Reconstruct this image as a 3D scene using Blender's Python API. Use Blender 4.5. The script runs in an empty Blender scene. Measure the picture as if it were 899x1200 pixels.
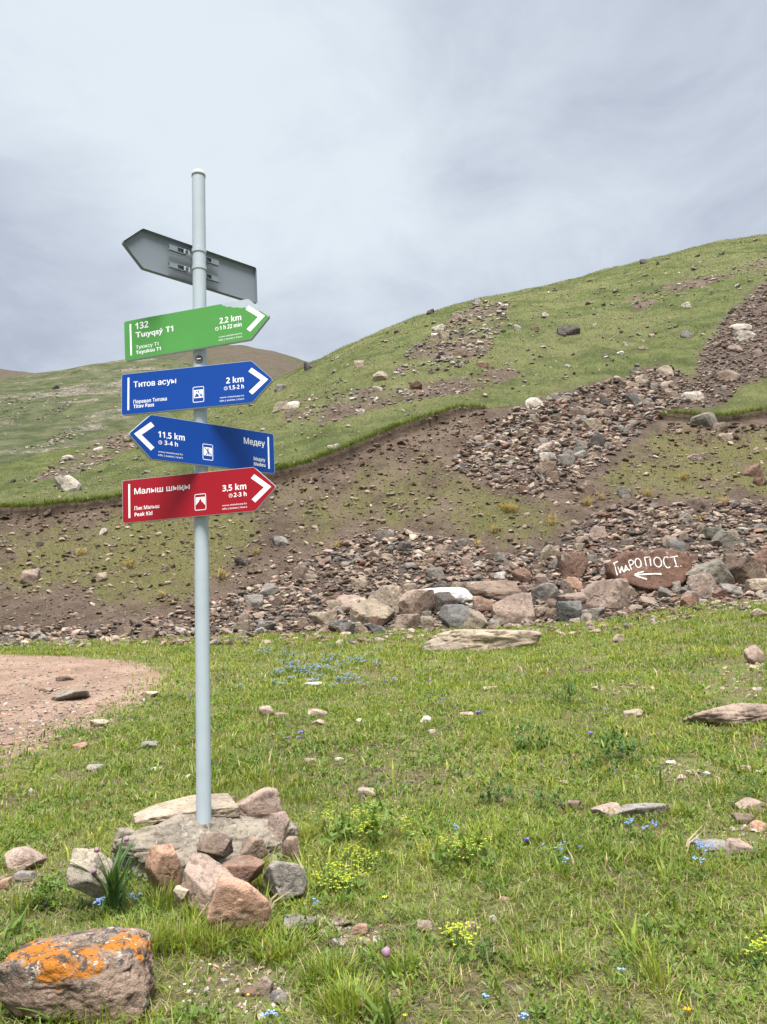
import bpy, bmesh, math, random
import numpy as np
from mathutils import Vector, Matrix
from mathutils.bvhtree import BVHTree

random.seed(7)
rng = np.random.default_rng(11)
R = math.radians
scene = bpy.context.scene
col = scene.collection

# ------------------------------------------------------------------ camera
F = 905.0                      # focal length in pixels of the 899 x 1200 photograph
HC = 1.45                      # height of the camera above the grass
TH, RO = R(9.458), R(2.726)    # pitched up, rolled a little
fwd = np.array([0, math.cos(TH), math.sin(TH)])
up0 = np.array([0, -math.sin(TH), math.cos(TH)])
rt0 = np.array([1.0, 0, 0])
rt = rt0 * math.cos(RO) - up0 * math.sin(RO)
upv = rt0 * math.sin(RO) + up0 * math.cos(RO)
cam_d = bpy.data.cameras.new('camera')
cam = bpy.data.objects.new('camera', cam_d)
col.objects.link(cam)
cam_d.sensor_fit = 'VERTICAL'
cam_d.sensor_height = 36.0
cam_d.lens = 36.0 * F / 1200.0
cam_d.clip_start = 0.05
cam_d.clip_end = 3000
m4 = Matrix.Identity(4)
for i in range(3):
    m4[i][0], m4[i][1], m4[i][2] = rt[i], upv[i], -fwd[i]
m4[0][3], m4[1][3], m4[2][3] = 0, 0, HC
cam.matrix_world = m4
scene.camera = cam

# ------------------------------------------------------------------ sky, sun, exposure
SUN_EL, SUN_AZ = R(67), R(178)   # azimuth measured from +y towards +x
world = bpy.data.worlds.new('World')
scene.world = world
world.use_nodes = True
wn, wl = world.node_tree.nodes, world.node_tree.links
wn.clear()


def wnode(t, **kw):
    n = wn.new(t)
    for k, v in kw.items():
        setattr(n, k, v)
    return n


def wmath(op, a, b=None):
    n = wnode('ShaderNodeMath', operation=op)
    for i, s in enumerate((a, b)):
        if s is None:
            continue
        if isinstance(s, (int, float)):
            n.inputs[i].default_value = s
        else:
            wl.new(s, n.inputs[i])
    return n.outputs[0]


wout = wnode('ShaderNodeOutputWorld')
wbg = wnode('ShaderNodeBackground')
wbg.inputs['Strength'].default_value = 0.1
wl.new(wbg.outputs[0], wout.inputs[0])
nish = wnode('ShaderNodeTexSky', sky_type='NISHITA', sun_disc=False)
nish.sun_elevation = SUN_EL
nish.sun_rotation = SUN_AZ
tc = wnode('ShaderNodeTexCoord')
sep = wnode('ShaderNodeSeparateXYZ')
wl.new(tc.outputs['Generated'], sep.inputs[0])
zc = wmath('MAXIMUM', sep.outputs[2], 0.0)
den = wmath('ADD', zc, 0.30)
cmb = wnode('ShaderNodeCombineXYZ')
wl.new(wmath('DIVIDE', sep.outputs[0], den), cmb.inputs[0])
wl.new(wmath('DIVIDE', sep.outputs[1], den), cmb.inputs[1])
cmb.inputs[2].default_value = 3.7


def wnoise(scale, detail, rough, dist):
    n = wnode('ShaderNodeTexNoise')
    n.inputs['Scale'].default_value = scale
    n.inputs['Detail'].default_value = detail
    n.inputs['Roughness'].default_value = rough
    n.inputs['Distortion'].default_value = dist
    wl.new(cmb.outputs[0], n.inputs['Vector'])
    return n.outputs['Fac']


def blob(u, v, width):
    """a soft patch of the cloud layer about the direction of one place in the sky"""
    d = fwd + rt * (u - 449.5) / F - upv * (v - 600) / F
    d = d / np.linalg.norm(d)
    n = wnode('ShaderNodeVectorMath', operation='DOT_PRODUCT')
    wl.new(tc.outputs['Generated'], n.inputs[0])
    n.inputs[1].default_value = d
    mr = wnode('ShaderNodeMapRange', interpolation_type='SMOOTHSTEP')
    mr.inputs['From Min'].default_value = math.cos(width)
    mr.inputs['From Max'].default_value = 1.0
    wl.new(n.outputs['Value'], mr.inputs['Value'])
    return mr.outputs[0]


n1 = wnoise(1.5, 5.0, 0.52, 0.35)
n2 = wnoise(3.8, 7.0, 0.60, 0.35)
val = wmath('ADD', wmath('MULTIPLY', n1, 0.56), wmath('MULTIPLY', n2, 0.72))
val = wmath('ADD', val, wmath('MULTIPLY', blob(110, 80, 0.42), 0.16))
val = wmath('ADD', val, wmath('MULTIPLY', blob(330, 140, 0.25), 0.10))
val = wmath('ADD', val, wmath('MULTIPLY', blob(520, 250, 0.22), 0.07))
val = wmath('SUBTRACT', val, wmath('MULTIPLY', blob(20, 330, 0.24), 0.20))
val = wmath('SUBTRACT', val, wmath('MULTIPLY', blob(640, 130, 0.34), 0.05))
ramp = wnode('ShaderNodeValToRGB')
ramp.color_ramp.interpolation = 'B_SPLINE'
els = ramp.color_ramp.elements
els[0].position, els[0].color = 0.32, (0.410, 0.448, 0.540, 1)
els[1].position, els[1].color = 0.84, (0.79, 0.865, 0.93, 1)
e_ = els.new(0.55)
e_.color = (0.535, 0.590, 0.695, 1)
wl.new(val, ramp.inputs[0])
zen = wnode('ShaderNodeMapRange', interpolation_type='SMOOTHSTEP')   # an overcast sky is brightest overhead
zen.inputs['From Min'].default_value = 0.72
zen.inputs['From Max'].default_value = 0.98
zen.inputs['To Min'].default_value = 5.35
zen.inputs['To Max'].default_value = 30.0
wl.new(sep.outputs[2], zen.inputs['Value'])
scl = wnode('ShaderNodeVectorMath', operation='SCALE')
wl.new(ramp.outputs[0], scl.inputs[0])
wl.new(zen.outputs[0], scl.inputs['Scale'])
mx = wnode('ShaderNodeMix', data_type='RGBA')
mx.inputs['Factor'].default_value = 0.06
wl.new(scl.outputs[0], mx.inputs['A'])
wl.new(nish.outputs[0], mx.inputs['B'])
wl.new(mx.outputs['Result'], wbg.inputs['Color'])

sun_d = bpy.data.lights.new('sun', 'SUN')
sun_d.energy = 4.4
sun_d.angle = R(26)
sun_d.color = (1.0, 0.96, 0.90)
sun = bpy.data.objects.new('sun', sun_d)
col.objects.link(sun)
sdir = Vector((math.sin(SUN_AZ) * math.cos(SUN_EL), math.cos(SUN_AZ) * math.cos(SUN_EL), math.sin(SUN_EL)))
sun.rotation_euler = sdir.to_track_quat('Z', 'Y').to_euler()
sun.location = (0, -5, 12)

scene.view_settings.view_transform = 'Standard'
scene.view_settings.look = 'None'
scene.view_settings.exposure = 0.93
scene.view_settings.gamma = 1.0
scene.view_settings.use_curve_mapping = False
scene.render.engine = 'CYCLES'
scene.cycles.max_bounces = 6
scene.cycles.diffuse_bounces = 3
scene.cycles.glossy_bounces = 2
scene.cycles.transmission_bounces = 3
scene.cycles.transparent_max_bounces = 4
scene.cycles.use_denoising = True


# ------------------------------------------------------------------ small maths
def ray(u, v):
    d = fwd + rt * (u - 449.5) / F - upv * (v - 600) / F
    return d / np.linalg.norm(d)


def ae(u, v):
    d = ray(u, v)
    return d[0] / d[1], d[2] / d[1]


def project(P):
    Q = P - np.array([0, 0, HC])
    d = np.maximum(Q @ fwd, 1e-3)
    return 449.5 + F * (Q @ rt) / d, 600 - F * (Q @ upv) / d


def hash3(ix, iy, iz, seed):
    h = (ix.astype(np.int64) * 374761393 + iy.astype(np.int64) * 668265263 + iz.astype(np.int64) * 2147483647 + seed * 1274126177) & 0xFFFFFFFF
    h = ((h ^ (h >> 13)) * 1274126177) & 0xFFFFFFFF
    h = ((h ^ (h >> 16)) * 2246822519) & 0xFFFFFFFF
    return (h ^ (h >> 15)) & 0xFFFFFFFF


def pnoise(P, seed=0):
    P = np.asarray(P, dtype=float)
    i = np.floor(P).astype(np.int64)
    f = P - i
    w = f * f * f * (f * (f * 6 - 15) + 10)
    out = np.zeros(len(P))
    for dx in (0, 1):
        for dy in (0, 1):
            for dz in (0, 1):
                h = hash3(i[:, 0] + dx, i[:, 1] + dy, i[:, 2] + dz, seed)
                gx = (h & 1023) / 511.5 - 1
                gy = ((h >> 10) & 1023) / 511.5 - 1
                gz = ((h >> 20) & 1023) / 511.5 - 1
                g = gx * (f[:, 0] - dx) + gy * (f[:, 1] - dy) + gz * (f[:, 2] - dz)
                wx = w[:, 0] if dx else 1 - w[:, 0]
                wy = w[:, 1] if dy else 1 - w[:, 1]
                wz = w[:, 2] if dz else 1 - w[:, 2]
                out += g * wx * wy * wz
    return out


def fbm(P, scale, octaves=4, seed=0, rough=0.5):
    P = np.asarray(P, dtype=float) / scale
    a, s, o = 1.0, 0.0, np.zeros(len(P))
    for k in range(octaves):
        o += a * pnoise(P * 2 ** k + 17.3 * k, seed + k)
        s += a
        a *= rough
    return o / s


def sst(x, a=0.0, b=1.0):
    t = np.clip((x - a) / (b - a), 0, 1)
    return t * t * (3 - 2 * t)


def inpoly(u, v, poly):
    inside = np.zeros(len(u), bool)
    n = len(poly)
    for i in range(n):
        x0, y0 = poly[i]
        x1, y1 = poly[(i + 1) % n]
        c = ((y0 > v) != (y1 > v)) & (u < (x1 - x0) * (v - y0) / ((y1 - y0) if y1 != y0 else 1e-9) + x0)
        inside ^= c
    return inside


# ------------------------------------------------------------------ objects and meshes
def tag(o, label=None, cat=None, group=None, kind=None):
    if label:
        o['label'] = label
    if cat:
        o['category'] = cat
    if group:
        o['group'] = group
    if kind:
        o['kind'] = kind
    return o


def empty(name, loc, rz=0.0):
    o = bpy.data.objects.new(name, None)
    o.location = loc
    o.rotation_euler = (0, 0, rz)
    o.empty_display_size = 0.1
    col.objects.link(o)
    return o


def mesh_np(name, V, faces, mat=None, smooth=False, colattr=None, fattrs=None):
    """V (n,3); faces: list of int arrays, each (m,k) for k-sided polygons"""
    me = bpy.data.meshes.new(name)
    V = np.asarray(V, dtype=np.float32)
    me.vertices.add(len(V))
    me.vertices.foreach_set('co', V.ravel())
    li = np.concatenate([np.asarray(f, dtype=np.int32).ravel() for f in faces])
    tot = np.concatenate([np.full(len(f), f.shape[1], dtype=np.int32) for f in faces])
    st = np.concatenate([[0], np.cumsum(tot)[:-1]]).astype(np.int32)
    me.loops.add(len(li))
    me.loops.foreach_set('vertex_index', li)
    me.polygons.add(len(tot))
    me.polygons.foreach_set('loop_start', st)
    me.polygons.foreach_set('use_smooth', np.full(len(tot), smooth, dtype=bool))
    me.update(calc_edges=True)
    if colattr is not None:
        at = me.color_attributes.new('col', 'FLOAT_COLOR', 'POINT')
        c = np.ones((len(V), 4), dtype=np.float32)
        c[:, :3] = colattr
        at.data.foreach_set('color', c.ravel())
    for k, a in (fattrs or {}).items():
        at = me.attributes.new(k, 'FLOAT', 'POINT')
        at.data.foreach_set('value', np.asarray(a, dtype=np.float32))
    if mat:
        me.materials.append(mat)
    return me


def obj(name, me, parent=None, loc=None):
    o = bpy.data.objects.new(name, me)
    col.objects.link(o)
    if parent is not None:
        o.parent = parent
    if loc is not None:
        o.location = loc
    return o


def bm_obj(name, bm, mat, parent=None, loc=None, smooth=False):
    me = bpy.data.meshes.new(name)
    bmesh.ops.recalc_face_normals(bm, faces=bm.faces[:])
    bm.to_mesh(me)
    bm.free()
    if mat:
        me.materials.append(mat)
    if smooth:
        for p in me.polygons:
            p.use_smooth = True
    return obj(name, me, parent, loc)


# ------------------------------------------------------------------ materials
def new_mat(name):
    m = bpy.data.materials.new(name)
    m.use_nodes = True
    m.node_tree.nodes.clear()
    return m


class NT:
    def __init__(self, m):
        self.n, self.l = m.node_tree.nodes, m.node_tree.links

    def node(self, t, **kw):
        n = self.n.new(t)
        for k, v in kw.items():
            setattr(n, k, v)
        return n

    def set(self, sock, v):
        if hasattr(v, 'is_output'):
            self.l.new(v, sock)
        elif isinstance(v, (tuple, list)) and len(v) == 3 and len(sock.default_value) == 4:
            sock.default_value = (*v, 1)
        else:
            sock.default_value = v

    def math(self, op, a, b=0.0, clamp=False):
        n = self.node('ShaderNodeMath', operation=op, use_clamp=clamp)
        self.set(n.inputs[0], a)
        self.set(n.inputs[1], b)
        return n.outputs[0]

    def mix(self, fac, a, b, blend='MIX'):
        n = self.node('ShaderNodeMix', data_type='RGBA', blend_type=blend)
        self.set(n.inputs['Factor'], fac)
        self.set(n.inputs['A'], a)
        self.set(n.inputs['B'], b)
        return n.outputs['Result']

    def noise(self, scale, detail=4, rough=0.55, vec=None, dist=0.0):
        n = self.node('ShaderNodeTexNoise')
        n.inputs['Scale'].default_value = scale
        n.inputs['Detail'].default_value = detail
        n.inputs['Roughness'].default_value = rough
        n.inputs['Distortion'].default_value = dist
        if vec is not None:
            self.l.new(vec, n.inputs['Vector'])
        return n.outputs['Fac']

    def step(self, x, a, b, to=(0.0, 1.0)):
        n = self.node('ShaderNodeMapRange', interpolation_type='SMOOTHSTEP')
        self.set(n.inputs['Value'], x)
        n.inputs['From Min'].default_value = a
        n.inputs['From Max'].default_value = b
        n.inputs['To Min'].default_value = to[0]
        n.inputs['To Max'].default_value = to[1]
        return n.outputs[0]

    def coord(self, which='Object'):
        return self.node('ShaderNodeTexCoord').outputs[which]

    def attr(self, name, out='Color'):
        return self.node('ShaderNodeAttribute', attribute_name=name).outputs[out]

    def bump(self, h, strength=0.5, dist=0.02):
        n = self.node('ShaderNodeBump')
        n.inputs['Strength'].default_value = strength
        n.inputs['Distance'].default_value = dist
        self.l.new(h, n.inputs['Height'])
        return n.outputs[0]

    def pbsdf(self, color, rough=0.8, spec=0.3, metal=0.0, normal=None):
        n = self.node('ShaderNodeBsdfPrincipled')
        self.set(n.inputs['Base Color'], color)
        self.set(n.inputs['Roughness'], rough)
        n.inputs['Specular IOR Level'].default_value = spec
        n.inputs['Metallic'].default_value = metal
        if normal is not None:
            self.l.new(normal, n.inputs['Normal'])
        return n.outputs[0]

    def out(self, s):
        o = self.node('ShaderNodeOutputMaterial')
        self.l.new(s, o.inputs[0])


def plain_mat(name, c, rough=0.5, spec=0.4, metal=0.0, var=0.12, scale=9.0, bump=0.0):
    m = new_mat(name)
    t = NT(m)
    co = t.coord()
    n = t.noise(scale, 5, 0.6, co)
    cc = t.mix(n, tuple(x * (1 - var) for x in c), tuple(min(1, x * (1 + var)) for x in c))
    nr = t.bump(t.noise(scale * 0.6, 3, 0.5, co), bump, 0.01) if bump else None
    t.out(t.pbsdf(cc, rough, spec, metal, nr))
    return m


def leaf_mat(name, c=None, trans=0.35, rough=0.5, through=(1.25, 1.15, 0.55)):
    """thin green things: colour from the mesh's own attribute or fixed"""
    m = new_mat(name)
    t = NT(m)
    base = t.attr('col') if c is None else c
    if c is not None:
        base = t.mix(t.noise(60, 3, 0.6, t.coord()), tuple(x * 0.8 for x in c), tuple(x * 1.2 for x in c))
    d = t.pbsdf(base, rough, 0.25)
    tr = t.node('ShaderNodeBsdfTranslucent')
    t.l.new(t.mix(1.0, base, through, 'MULTIPLY'), tr.inputs[0])
    mxs = t.node('ShaderNodeMixShader')
    mxs.inputs[0].default_value = trans
    t.l.new(d, mxs.inputs[1])
    t.l.new(tr.outputs[0], mxs.inputs[2])
    t.out(mxs.outputs[0])
    return m


def rock_mat(name, use_attr=False, lichen=False, scale=1.0, bump=0.6):
    m = new_mat(name)
    t = NT(m)
    co = t.coord()
    base = t.attr('col') if use_attr else t.node('ShaderNodeObjectInfo').outputs['Color']
    if not use_attr:
        # a separate stretch of the texture for every rock
        rnd = t.node('ShaderNodeObjectInfo').outputs['Random']
        va = t.node('ShaderNodeVectorMath', operation='ADD')
        t.l.new(co, va.inputs[0])
        cb = t.node('ShaderNodeCombineXYZ')
        for i in range(3):
            t.l.new(t.math('MULTIPLY', rnd, 37.0 + 11 * i), cb.inputs[i])
        t.l.new(cb.outputs[0], va.inputs[1])
        co = va.outputs[0]
    n1 = t.noise(2.6 * scale, 6, 0.62, co, 0.4)
    n2 = t.noise(14 * scale, 6, 0.7, co)
    n3 = t.noise(70 * scale, 3, 0.7, co)
    c = t.mix(t.step(n1, 0.32, 0.68), t.mix(1.0, base, (0.72, 0.70, 0.70), 'MULTIPLY'), t.mix(1.0, base, (1.22, 1.18, 1.14), 'MULTIPLY'))
    c = t.mix(t.math('MULTIPLY', t.step(n2, 0.50, 0.62), 0.75), c, t.mix(1.0, c, (0.45, 0.43, 0.42), 'MULTIPLY'))
    c = t.mix(t.math('MULTIPLY', t.step(n3, 0.53, 0.66), 0.60), c, t.mix(1.0, c, (1.65, 1.6, 1.55), 'MULTIPLY'))
    n4 = t.noise(110 * scale, 3, 0.7, co)
    c = t.mix(t.math('MULTIPLY', t.step(n4, 0.56, 0.64), 0.55), c, t.mix(1.0, c, (0.35, 0.34, 0.34), 'MULTIPLY'))
    gl = t.noise(7 * scale, 5, 0.7, co, 0.8)
    c = t.mix(t.math('MULTIPLY', t.step(gl, 0.60, 0.66), 0.45), c, (0.40, 0.40, 0.36))
    if lichen:
        uz = t.node('ShaderNodeSeparateXYZ')
        t.l.new(t.coord(), uz.inputs[0])
        o1 = t.noise(5.5, 7, 0.72, co, 0.6)
        high = t.math('MULTIPLY', t.step(uz.outputs[2], -0.06, 0.10), 0.22)
        fac = t.step(t.math('ADD', o1, high), 0.728, 0.755)
        fine = t.noise(45, 4, 0.7, co)
        oc = t.mix(fine, (0.29, 0.088, 0.006), (0.42, 0.165, 0.014))
        c = t.mix(t.math('MULTIPLY', fac, 0.93), c, oc)
        k1 = t.noise(16, 6, 0.75, co, 0.5)
        c = t.mix(t.math('MULTIPLY', t.step(t.math('ADD', k1, high), 0.735, 0.765), 0.9), c, (0.05, 0.048, 0.045))
        k2 = t.noise(24, 6, 0.75, t.coord(), 0.5)
        c = t.mix(t.math('MULTIPLY', t.step(t.math('ADD', k2, high), 0.81, 0.84), 0.85), c, (0.42, 0.43, 0.38))
    h = t.math('ADD', t.math('MULTIPLY', n2, 0.7), t.math('MULTIPLY', n3, 0.3))
    t.out(t.pbsdf(c, 0.86, 0.22, 0, t.bump(h, bump, 0.045 / scale)))
    return m


M = {}
M['rock'] = rock_mat('rock_stone', scale=2.2, bump=0.8)
M['boulder'] = rock_mat('boulder_stone', scale=0.55, bump=0.9)
M['lichen'] = rock_mat('lichen_stone', lichen=True, scale=1.6, bump=0.9)
M['rubble'] = rock_mat('rubble_stone', use_attr=True, scale=0.9, bump=0.6)
M['blade'] = leaf_mat('grass_blade', None, 0.38, 0.45)
M['metal'] = plain_mat('grey_paint', (0.37, 0.425, 0.46), 0.60, 0.2, 0.0, 0.13, 6.0, 0.15)
M['back_metal'] = plain_mat('bare_zinc', (0.185, 0.215, 0.24), 0.6, 0.3, 0.0, 0.08, 5.0)
M['bolt'] = plain_mat('bolt_steel', (0.16, 0.16, 0.17), 0.4, 0.5, 0.7)
M['white'] = plain_mat('white_vinyl', (0.82, 0.83, 0.84), 0.5, 0.4, 0, 0.02)
M['green'] = plain_mat('green_vinyl', (0.075, 0.270, 0.062), 0.42, 0.25, 0, 0.10, 4.0, 0.3)
M['blue'] = plain_mat('blue_vinyl', (0.002, 0.048, 0.275), 0.40, 0.25, 0, 0.10, 4.0, 0.35)
M['red'] = plain_mat('red_vinyl', (0.29, 0.006, 0.015), 0.40, 0.25, 0, 0.10, 4.0, 0.35)
pm_ = new_mat('white_rock_paint')
t = NT(pm_)
co = t.coord()
chip = t.step(t.math('ADD', t.math('MULTIPLY', t.noise(9, 5, 0.7, co), 0.6), t.math('MULTIPLY', t.noise(38, 3, 0.7, co), 0.4)), 0.53, 0.60)
t.out(t.pbsdf(t.mix(chip, t.mix(t.noise(5, 4, 0.6, co), (0.52, 0.49, 0.46), (0.66, 0.64, 0.61)), (0.26, 0.18, 0.14)), 0.85, 0.15))
M['paint'] = pm_

# ------------------------------------------------------------------ terrain
YE = 20.0          # where the meadow meets the foot of the hillside


def curve(pts):
    """control points (u, v, depth) of a line on the hill -> functions of a = x / y"""
    a, e, y = [], [], []
    for u, v, d in pts:
        p, q = ae(u, v)
        a.append(p)
        e.append(q)
        y.append(d)
    return np.array(a), np.array(e), np.array(y)


edge_a, edge_e, _ = curve([(-150, 757, YE), (0, 753, YE), (150, 750, YE), (300, 745, YE), (450, 739, YE), (600, 735, YE), (700, 727, YE), (800, 713, YE), (899, 701, YE), (1050, 690, YE)])
edge_s = (HC + edge_e * YE) / YE


def zm(x, y):
    """height of the meadow"""
    x = np.asarray(x, float)
    y = np.asarray(y, float)
    a = x / np.maximum(y, 6)
    s1 = np.interp(a, edge_a, edge_s)
    w = sst(y, 5, 20)
    z = np.where(y > 0, y * (0.08 * (1 - w) + s1 * w), 0.03 * y)
    P = np.stack([x.ravel(), y.ravel(), np.zeros(x.size)], 1)
    n = 0.10 * fbm(P, 2.6, 3, 5) + 0.035 * fbm(P, 0.5, 2, 9)
    n = n.reshape(x.shape) * sst(y, 0.2, 2.0)
    return z + n


def gx(a, y):
    lim = 60 + 2.2 * np.maximum(y, 0)
    return np.clip(a * np.maximum(y, 0.8), -lim, lim)


A = np.concatenate([[-60, -20, -8, -4, -2.4, -1.7, -1.3], np.linspace(-1.05, 1.05, 421), [1.3, 1.7, 2.4, 4, 8, 20, 60]])
NA = len(A)


def grid_faces(nr, nc):
    i = np.arange(nr - 1)[:, None] * nc + np.arange(nc - 1)[None, :]
    return np.stack([i, i + 1, i + 1 + nc, i + nc], -1).reshape(-1, 4)


# meadow rows
ym = np.concatenate([[-120, -50, -20, -8, -3, -1, 0.2], np.geomspace(0.8, YE, 210)])
AM, YM = np.meshgrid(A, ym)
XM = gx(AM, YM)
ZM = zm(XM, YM)
VM = np.stack([XM, YM, ZM], -1).reshape(-1, 3)
FM = grid_faces(len(ym), NA)
fc = VM[FM].mean(1)
PATH = [(-400, 900), (-150, 905), (0, 893), (60, 876), (105, 858), (150, 836), (178, 815), (196, 797), (190, 783), (150, 774), (80, 769), (0, 767), (-150, 769), (-400, 772)]


def path_mask(P, wob=0.0):
    rj = np.random.default_rng(len(P))
    u, v = project(P)
    j = fbm(P * np.array([1, 1, 0.0]), 0.9, 4, 21, 0.7) * 1.5
    j = j + 0.55 * fbm(P * np.array([1, 1, 0.0]), 0.28, 2, 23)
    dy = np.clip(v - 760, 0, 200) / 140
    return inpoly(u + 34 * j + wob * rj.normal(0, 20, len(u)), v + 30 * j * dy + wob * rj.normal(0, 15, len(u)) * dy, PATH) & (P[:, 1] > 2)


onpath = path_mask(fc)
nm = new_mat('meadow_soil')
t = NT(nm)
co = t.coord()
a1 = t.noise(1.3, 6, 0.6, co)
a2 = t.noise(22, 6, 0.7, co)
c = t.mix(t.step(a2, 0.35, 0.7), (0.055, 0.043, 0.026), (0.17, 0.132, 0.09))
c = t.mix(t.math('MULTIPLY', t.step(a1, 0.36, 0.6), 0.6), c, t.mix(t.noise(60, 4, 0.7, co), (0.075, 0.100, 0.022), (0.17, 0.195, 0.045)))
t.out(t.pbsdf(c, 0.95, 0.1, 0, t.bump(t.noise(40, 5, 0.7, co), 0.8, 0.03)))
dm = new_mat('path_dirt')
t = NT(dm)
co = t.coord()
a1 = t.noise(0.9, 6, 0.6, co)
a2 = t.noise(26, 6, 0.75, co)
a3 = t.noise(8, 5, 0.7, co)
c = t.mix(t.step(a1, 0.3, 0.7), (0.205, 0.130, 0.092), (0.31, 0.215, 0.158))
c = t.mix(t.step(a3, 0.45, 0.7), c, (0.16, 0.108, 0.08))
c = t.mix(t.math('MULTIPLY', t.step(a2, 0.5, 0.72), 0.7), c, (0.40, 0.31, 0.25))
t.out(t.pbsdf(c, 0.95, 0.1, 0, t.bump(a2, 0.9, 0.04)))


def submesh(name, V, Fq, mat, smooth=True, fattrs=None):
    used, inv = np.unique(Fq, return_inverse=True)
    fa = {k: a[used] for k, a in (fattrs or {}).items()}
    return mesh_np(name, V[used], [inv.reshape(-1, 4)], mat, smooth, None, fa)


tag(obj('meadow', submesh('meadow', VM, FM[~onpath], nm)), kind='structure')
tag(obj('dirt_path', submesh('dirt_path', VM, FM[onpath], dm)), kind='structure')

# hillside rows, from the edge of the meadow over the bank and the turf edge to the skyline and down behind it
C2 = curve([(-400, 615, 25), (0, 606, 27), (60, 603, 27), (145, 591, 28), (250, 577, 28.6), (330, 565, 29), (365, 553, 29.5), (400, 540, 30), (440, 522, 31), (480, 508, 32), (520, 494, 33), (560, 480, 34), (650, 472, 35), (760, 490, 34.5), (830, 496, 34), (899, 489, 34), (1200, 470, 35)])
C4 = curve([(-400, 585, 50), (0, 548, 55), (100, 522, 58), (200, 490, 62), (260, 470, 65), (300, 456, 68), (330, 444, 70), (360, 428, 75), (420, 401, 80), (480, 375, 85), (560, 352, 90), (620, 340, 93), (700, 320, 97), (760, 304, 100), (840, 283, 104), (899, 276, 106), (1200, 236, 115)])
ledge = np.interp(A, *zip(*[(ae(u, 500)[0], h) for u, h in [(0, .42), (250, .40), (330, .55), (440, .55), (540, .45), (575, .05), (650, 0), (765, 0), (790, .45), (899, .5), (1050, .5)]]))
rows, rowtag = [], []


def on(C, arr):
    return np.interp(A, C[0], C[arr])


wig = fbm(np.stack([A * 34, A * 0, A * 0], 1), 1.6, 3, 31)
y0 = np.full(NA, YE)
x0_ = gx(A, y0)
z0 = zm(x0_, y0)
wig2 = fbm(np.stack([A * 34, A * 0, A * 0], 1), 0.45, 3, 33)
y2 = on(C2, 2) + 0.6 * wig + 0.55 * wig2
z2 = HC + on(C2, 1) * on(C2, 2) + 0.15 * wig + 0.22 * wig2
y3 = y2 + 0.22
z3 = z2 + ledge
y4, z4 = on(C4, 2), HC + on(C4, 1) * on(C4, 2)
z4 = np.where(np.abs(A) > 2, z4 * 0.8, z4)
y5, z5 = y4 * 1.3, z4 * 1.06
y6, z6 = y4 * 1.9, z4 * 0.6
ledge = 0.72 * ledge * np.clip(0.45 + 1.5 * fbm(np.stack([A * 60, A * 0, A * 0], 1), 1.5, 4, 37, 0.6), 0.04, 1.0)
pull = 0.30 * ledge
for tt in np.linspace(0, 1, 120):
    rows.append((y0 + (y2 + pull - y0) * tt, z0 + (z2 - z0) * (0.82 * tt + 0.18 * tt ** 2.2)))
    rowtag.append(0 + 0.999 * tt)
for tt in (0.35, 0.7, 1.0):
    rows.append((y2 + pull * (1 - tt / .7 if tt < .7 else 0) + (y3 - y2) * (0 if tt < .8 else 1), z2 + (z3 - z2) * tt ** 0.8))
    rowtag.append(1 + tt * 0.99)
for tt in np.linspace(0, 1, 190)[1:]:
    s = tt ** 1.25
    rows.append((y3 + (y4 - y3) * s, z3 + (z4 - z3) * (s + 0.05 * math.sin(math.pi * s))))
    rowtag.append(2 + tt * 0.999)
for tt in np.linspace(0, 1, 14)[1:]:
    rows.append((y4 + (y5 - y4) * tt, z4 + (z5 - z4) * (1 - (1 - tt) ** 1.6)))
    rowtag.append(3 + tt * 0.99)
rows.append((y6, z6))
rowtag.append(4.0)
YH = np.array([r[0] for r in rows])
ZH = np.array([r[1] for r in rows])
XH = gx(np.broadcast_to(A, YH.shape), YH)
TG = np.repeat(np.array(rowtag)[:, None], NA, 1).ravel()
VH = np.stack([XH, YH, ZH], -1).reshape(-1, 3)
bank = TG < 1.0
near = np.where(bank, np.minimum(sst(TG, 0, 0.12), 1 - 0.6 * sst(TG, 0.9, 1.0)), np.minimum(0.4 + 0.6 * sst(TG, 2, 2.15), 1))
dz = np.where(bank, 0.40 * fbm(VH, 3.2, 4, 41) + 0.12 * fbm(VH, 0.7, 3, 45), 0.85 * fbm(VH, 11, 4, 51) + 0.50 * fbm(VH, 2.8, 3, 55) + 0.26 * fbm(VH, 1.1, 2, 58))
VH[:, 2] += dz * near
FH = grid_faces(len(rows), NA)
uh, vh = project(VH)

CHUTE = [(905, 322), (880, 345), (852, 368), (832, 398), (818, 425), (812, 448), (760, 432), (735, 446), (770, 470), (800, 482), (850, 474), (870, 452), (905, 440), (960, 420), (1000, 330)]
FIELD = [(530, 548), (548, 515), (575, 496), (610, 478), (660, 460), (720, 446), (775, 430), (806, 440), (806, 470), (770, 492), (735, 520), (700, 552), (660, 572), (620, 580), (575, 570)]
FOOT = [(-200, 760), (-200, 742), (0, 736), (110, 735), (200, 722), (300, 688), (390, 640), (440, 618), (520, 630), (590, 650), (640, 640), (690, 606), (740, 590), (820, 592), (899, 588), (1100, 580), (1100, 720), (899, 712), (700, 742), (400, 756)]
OUTCROP = [(455, 440), (475, 415), (500, 395), (525, 372), (560, 355), (600, 352), (590, 380), (575, 410), (545, 430), (500, 440)]
STREAK = [(330, 490), (345, 470), (420, 455), (520, 445), (600, 425), (610, 440), (540, 462), (440, 478), (380, 500)]
TERRACE = [(735, 352), (790, 330), (850, 316), (905, 300), (960, 290), (960, 300), (905, 314), (850, 328), (800, 342), (745, 362)]
LEFTROCK = [(40, 562), (60, 545), (110, 520), (150, 503), (165, 520), (130, 540), (85, 560)]
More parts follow.
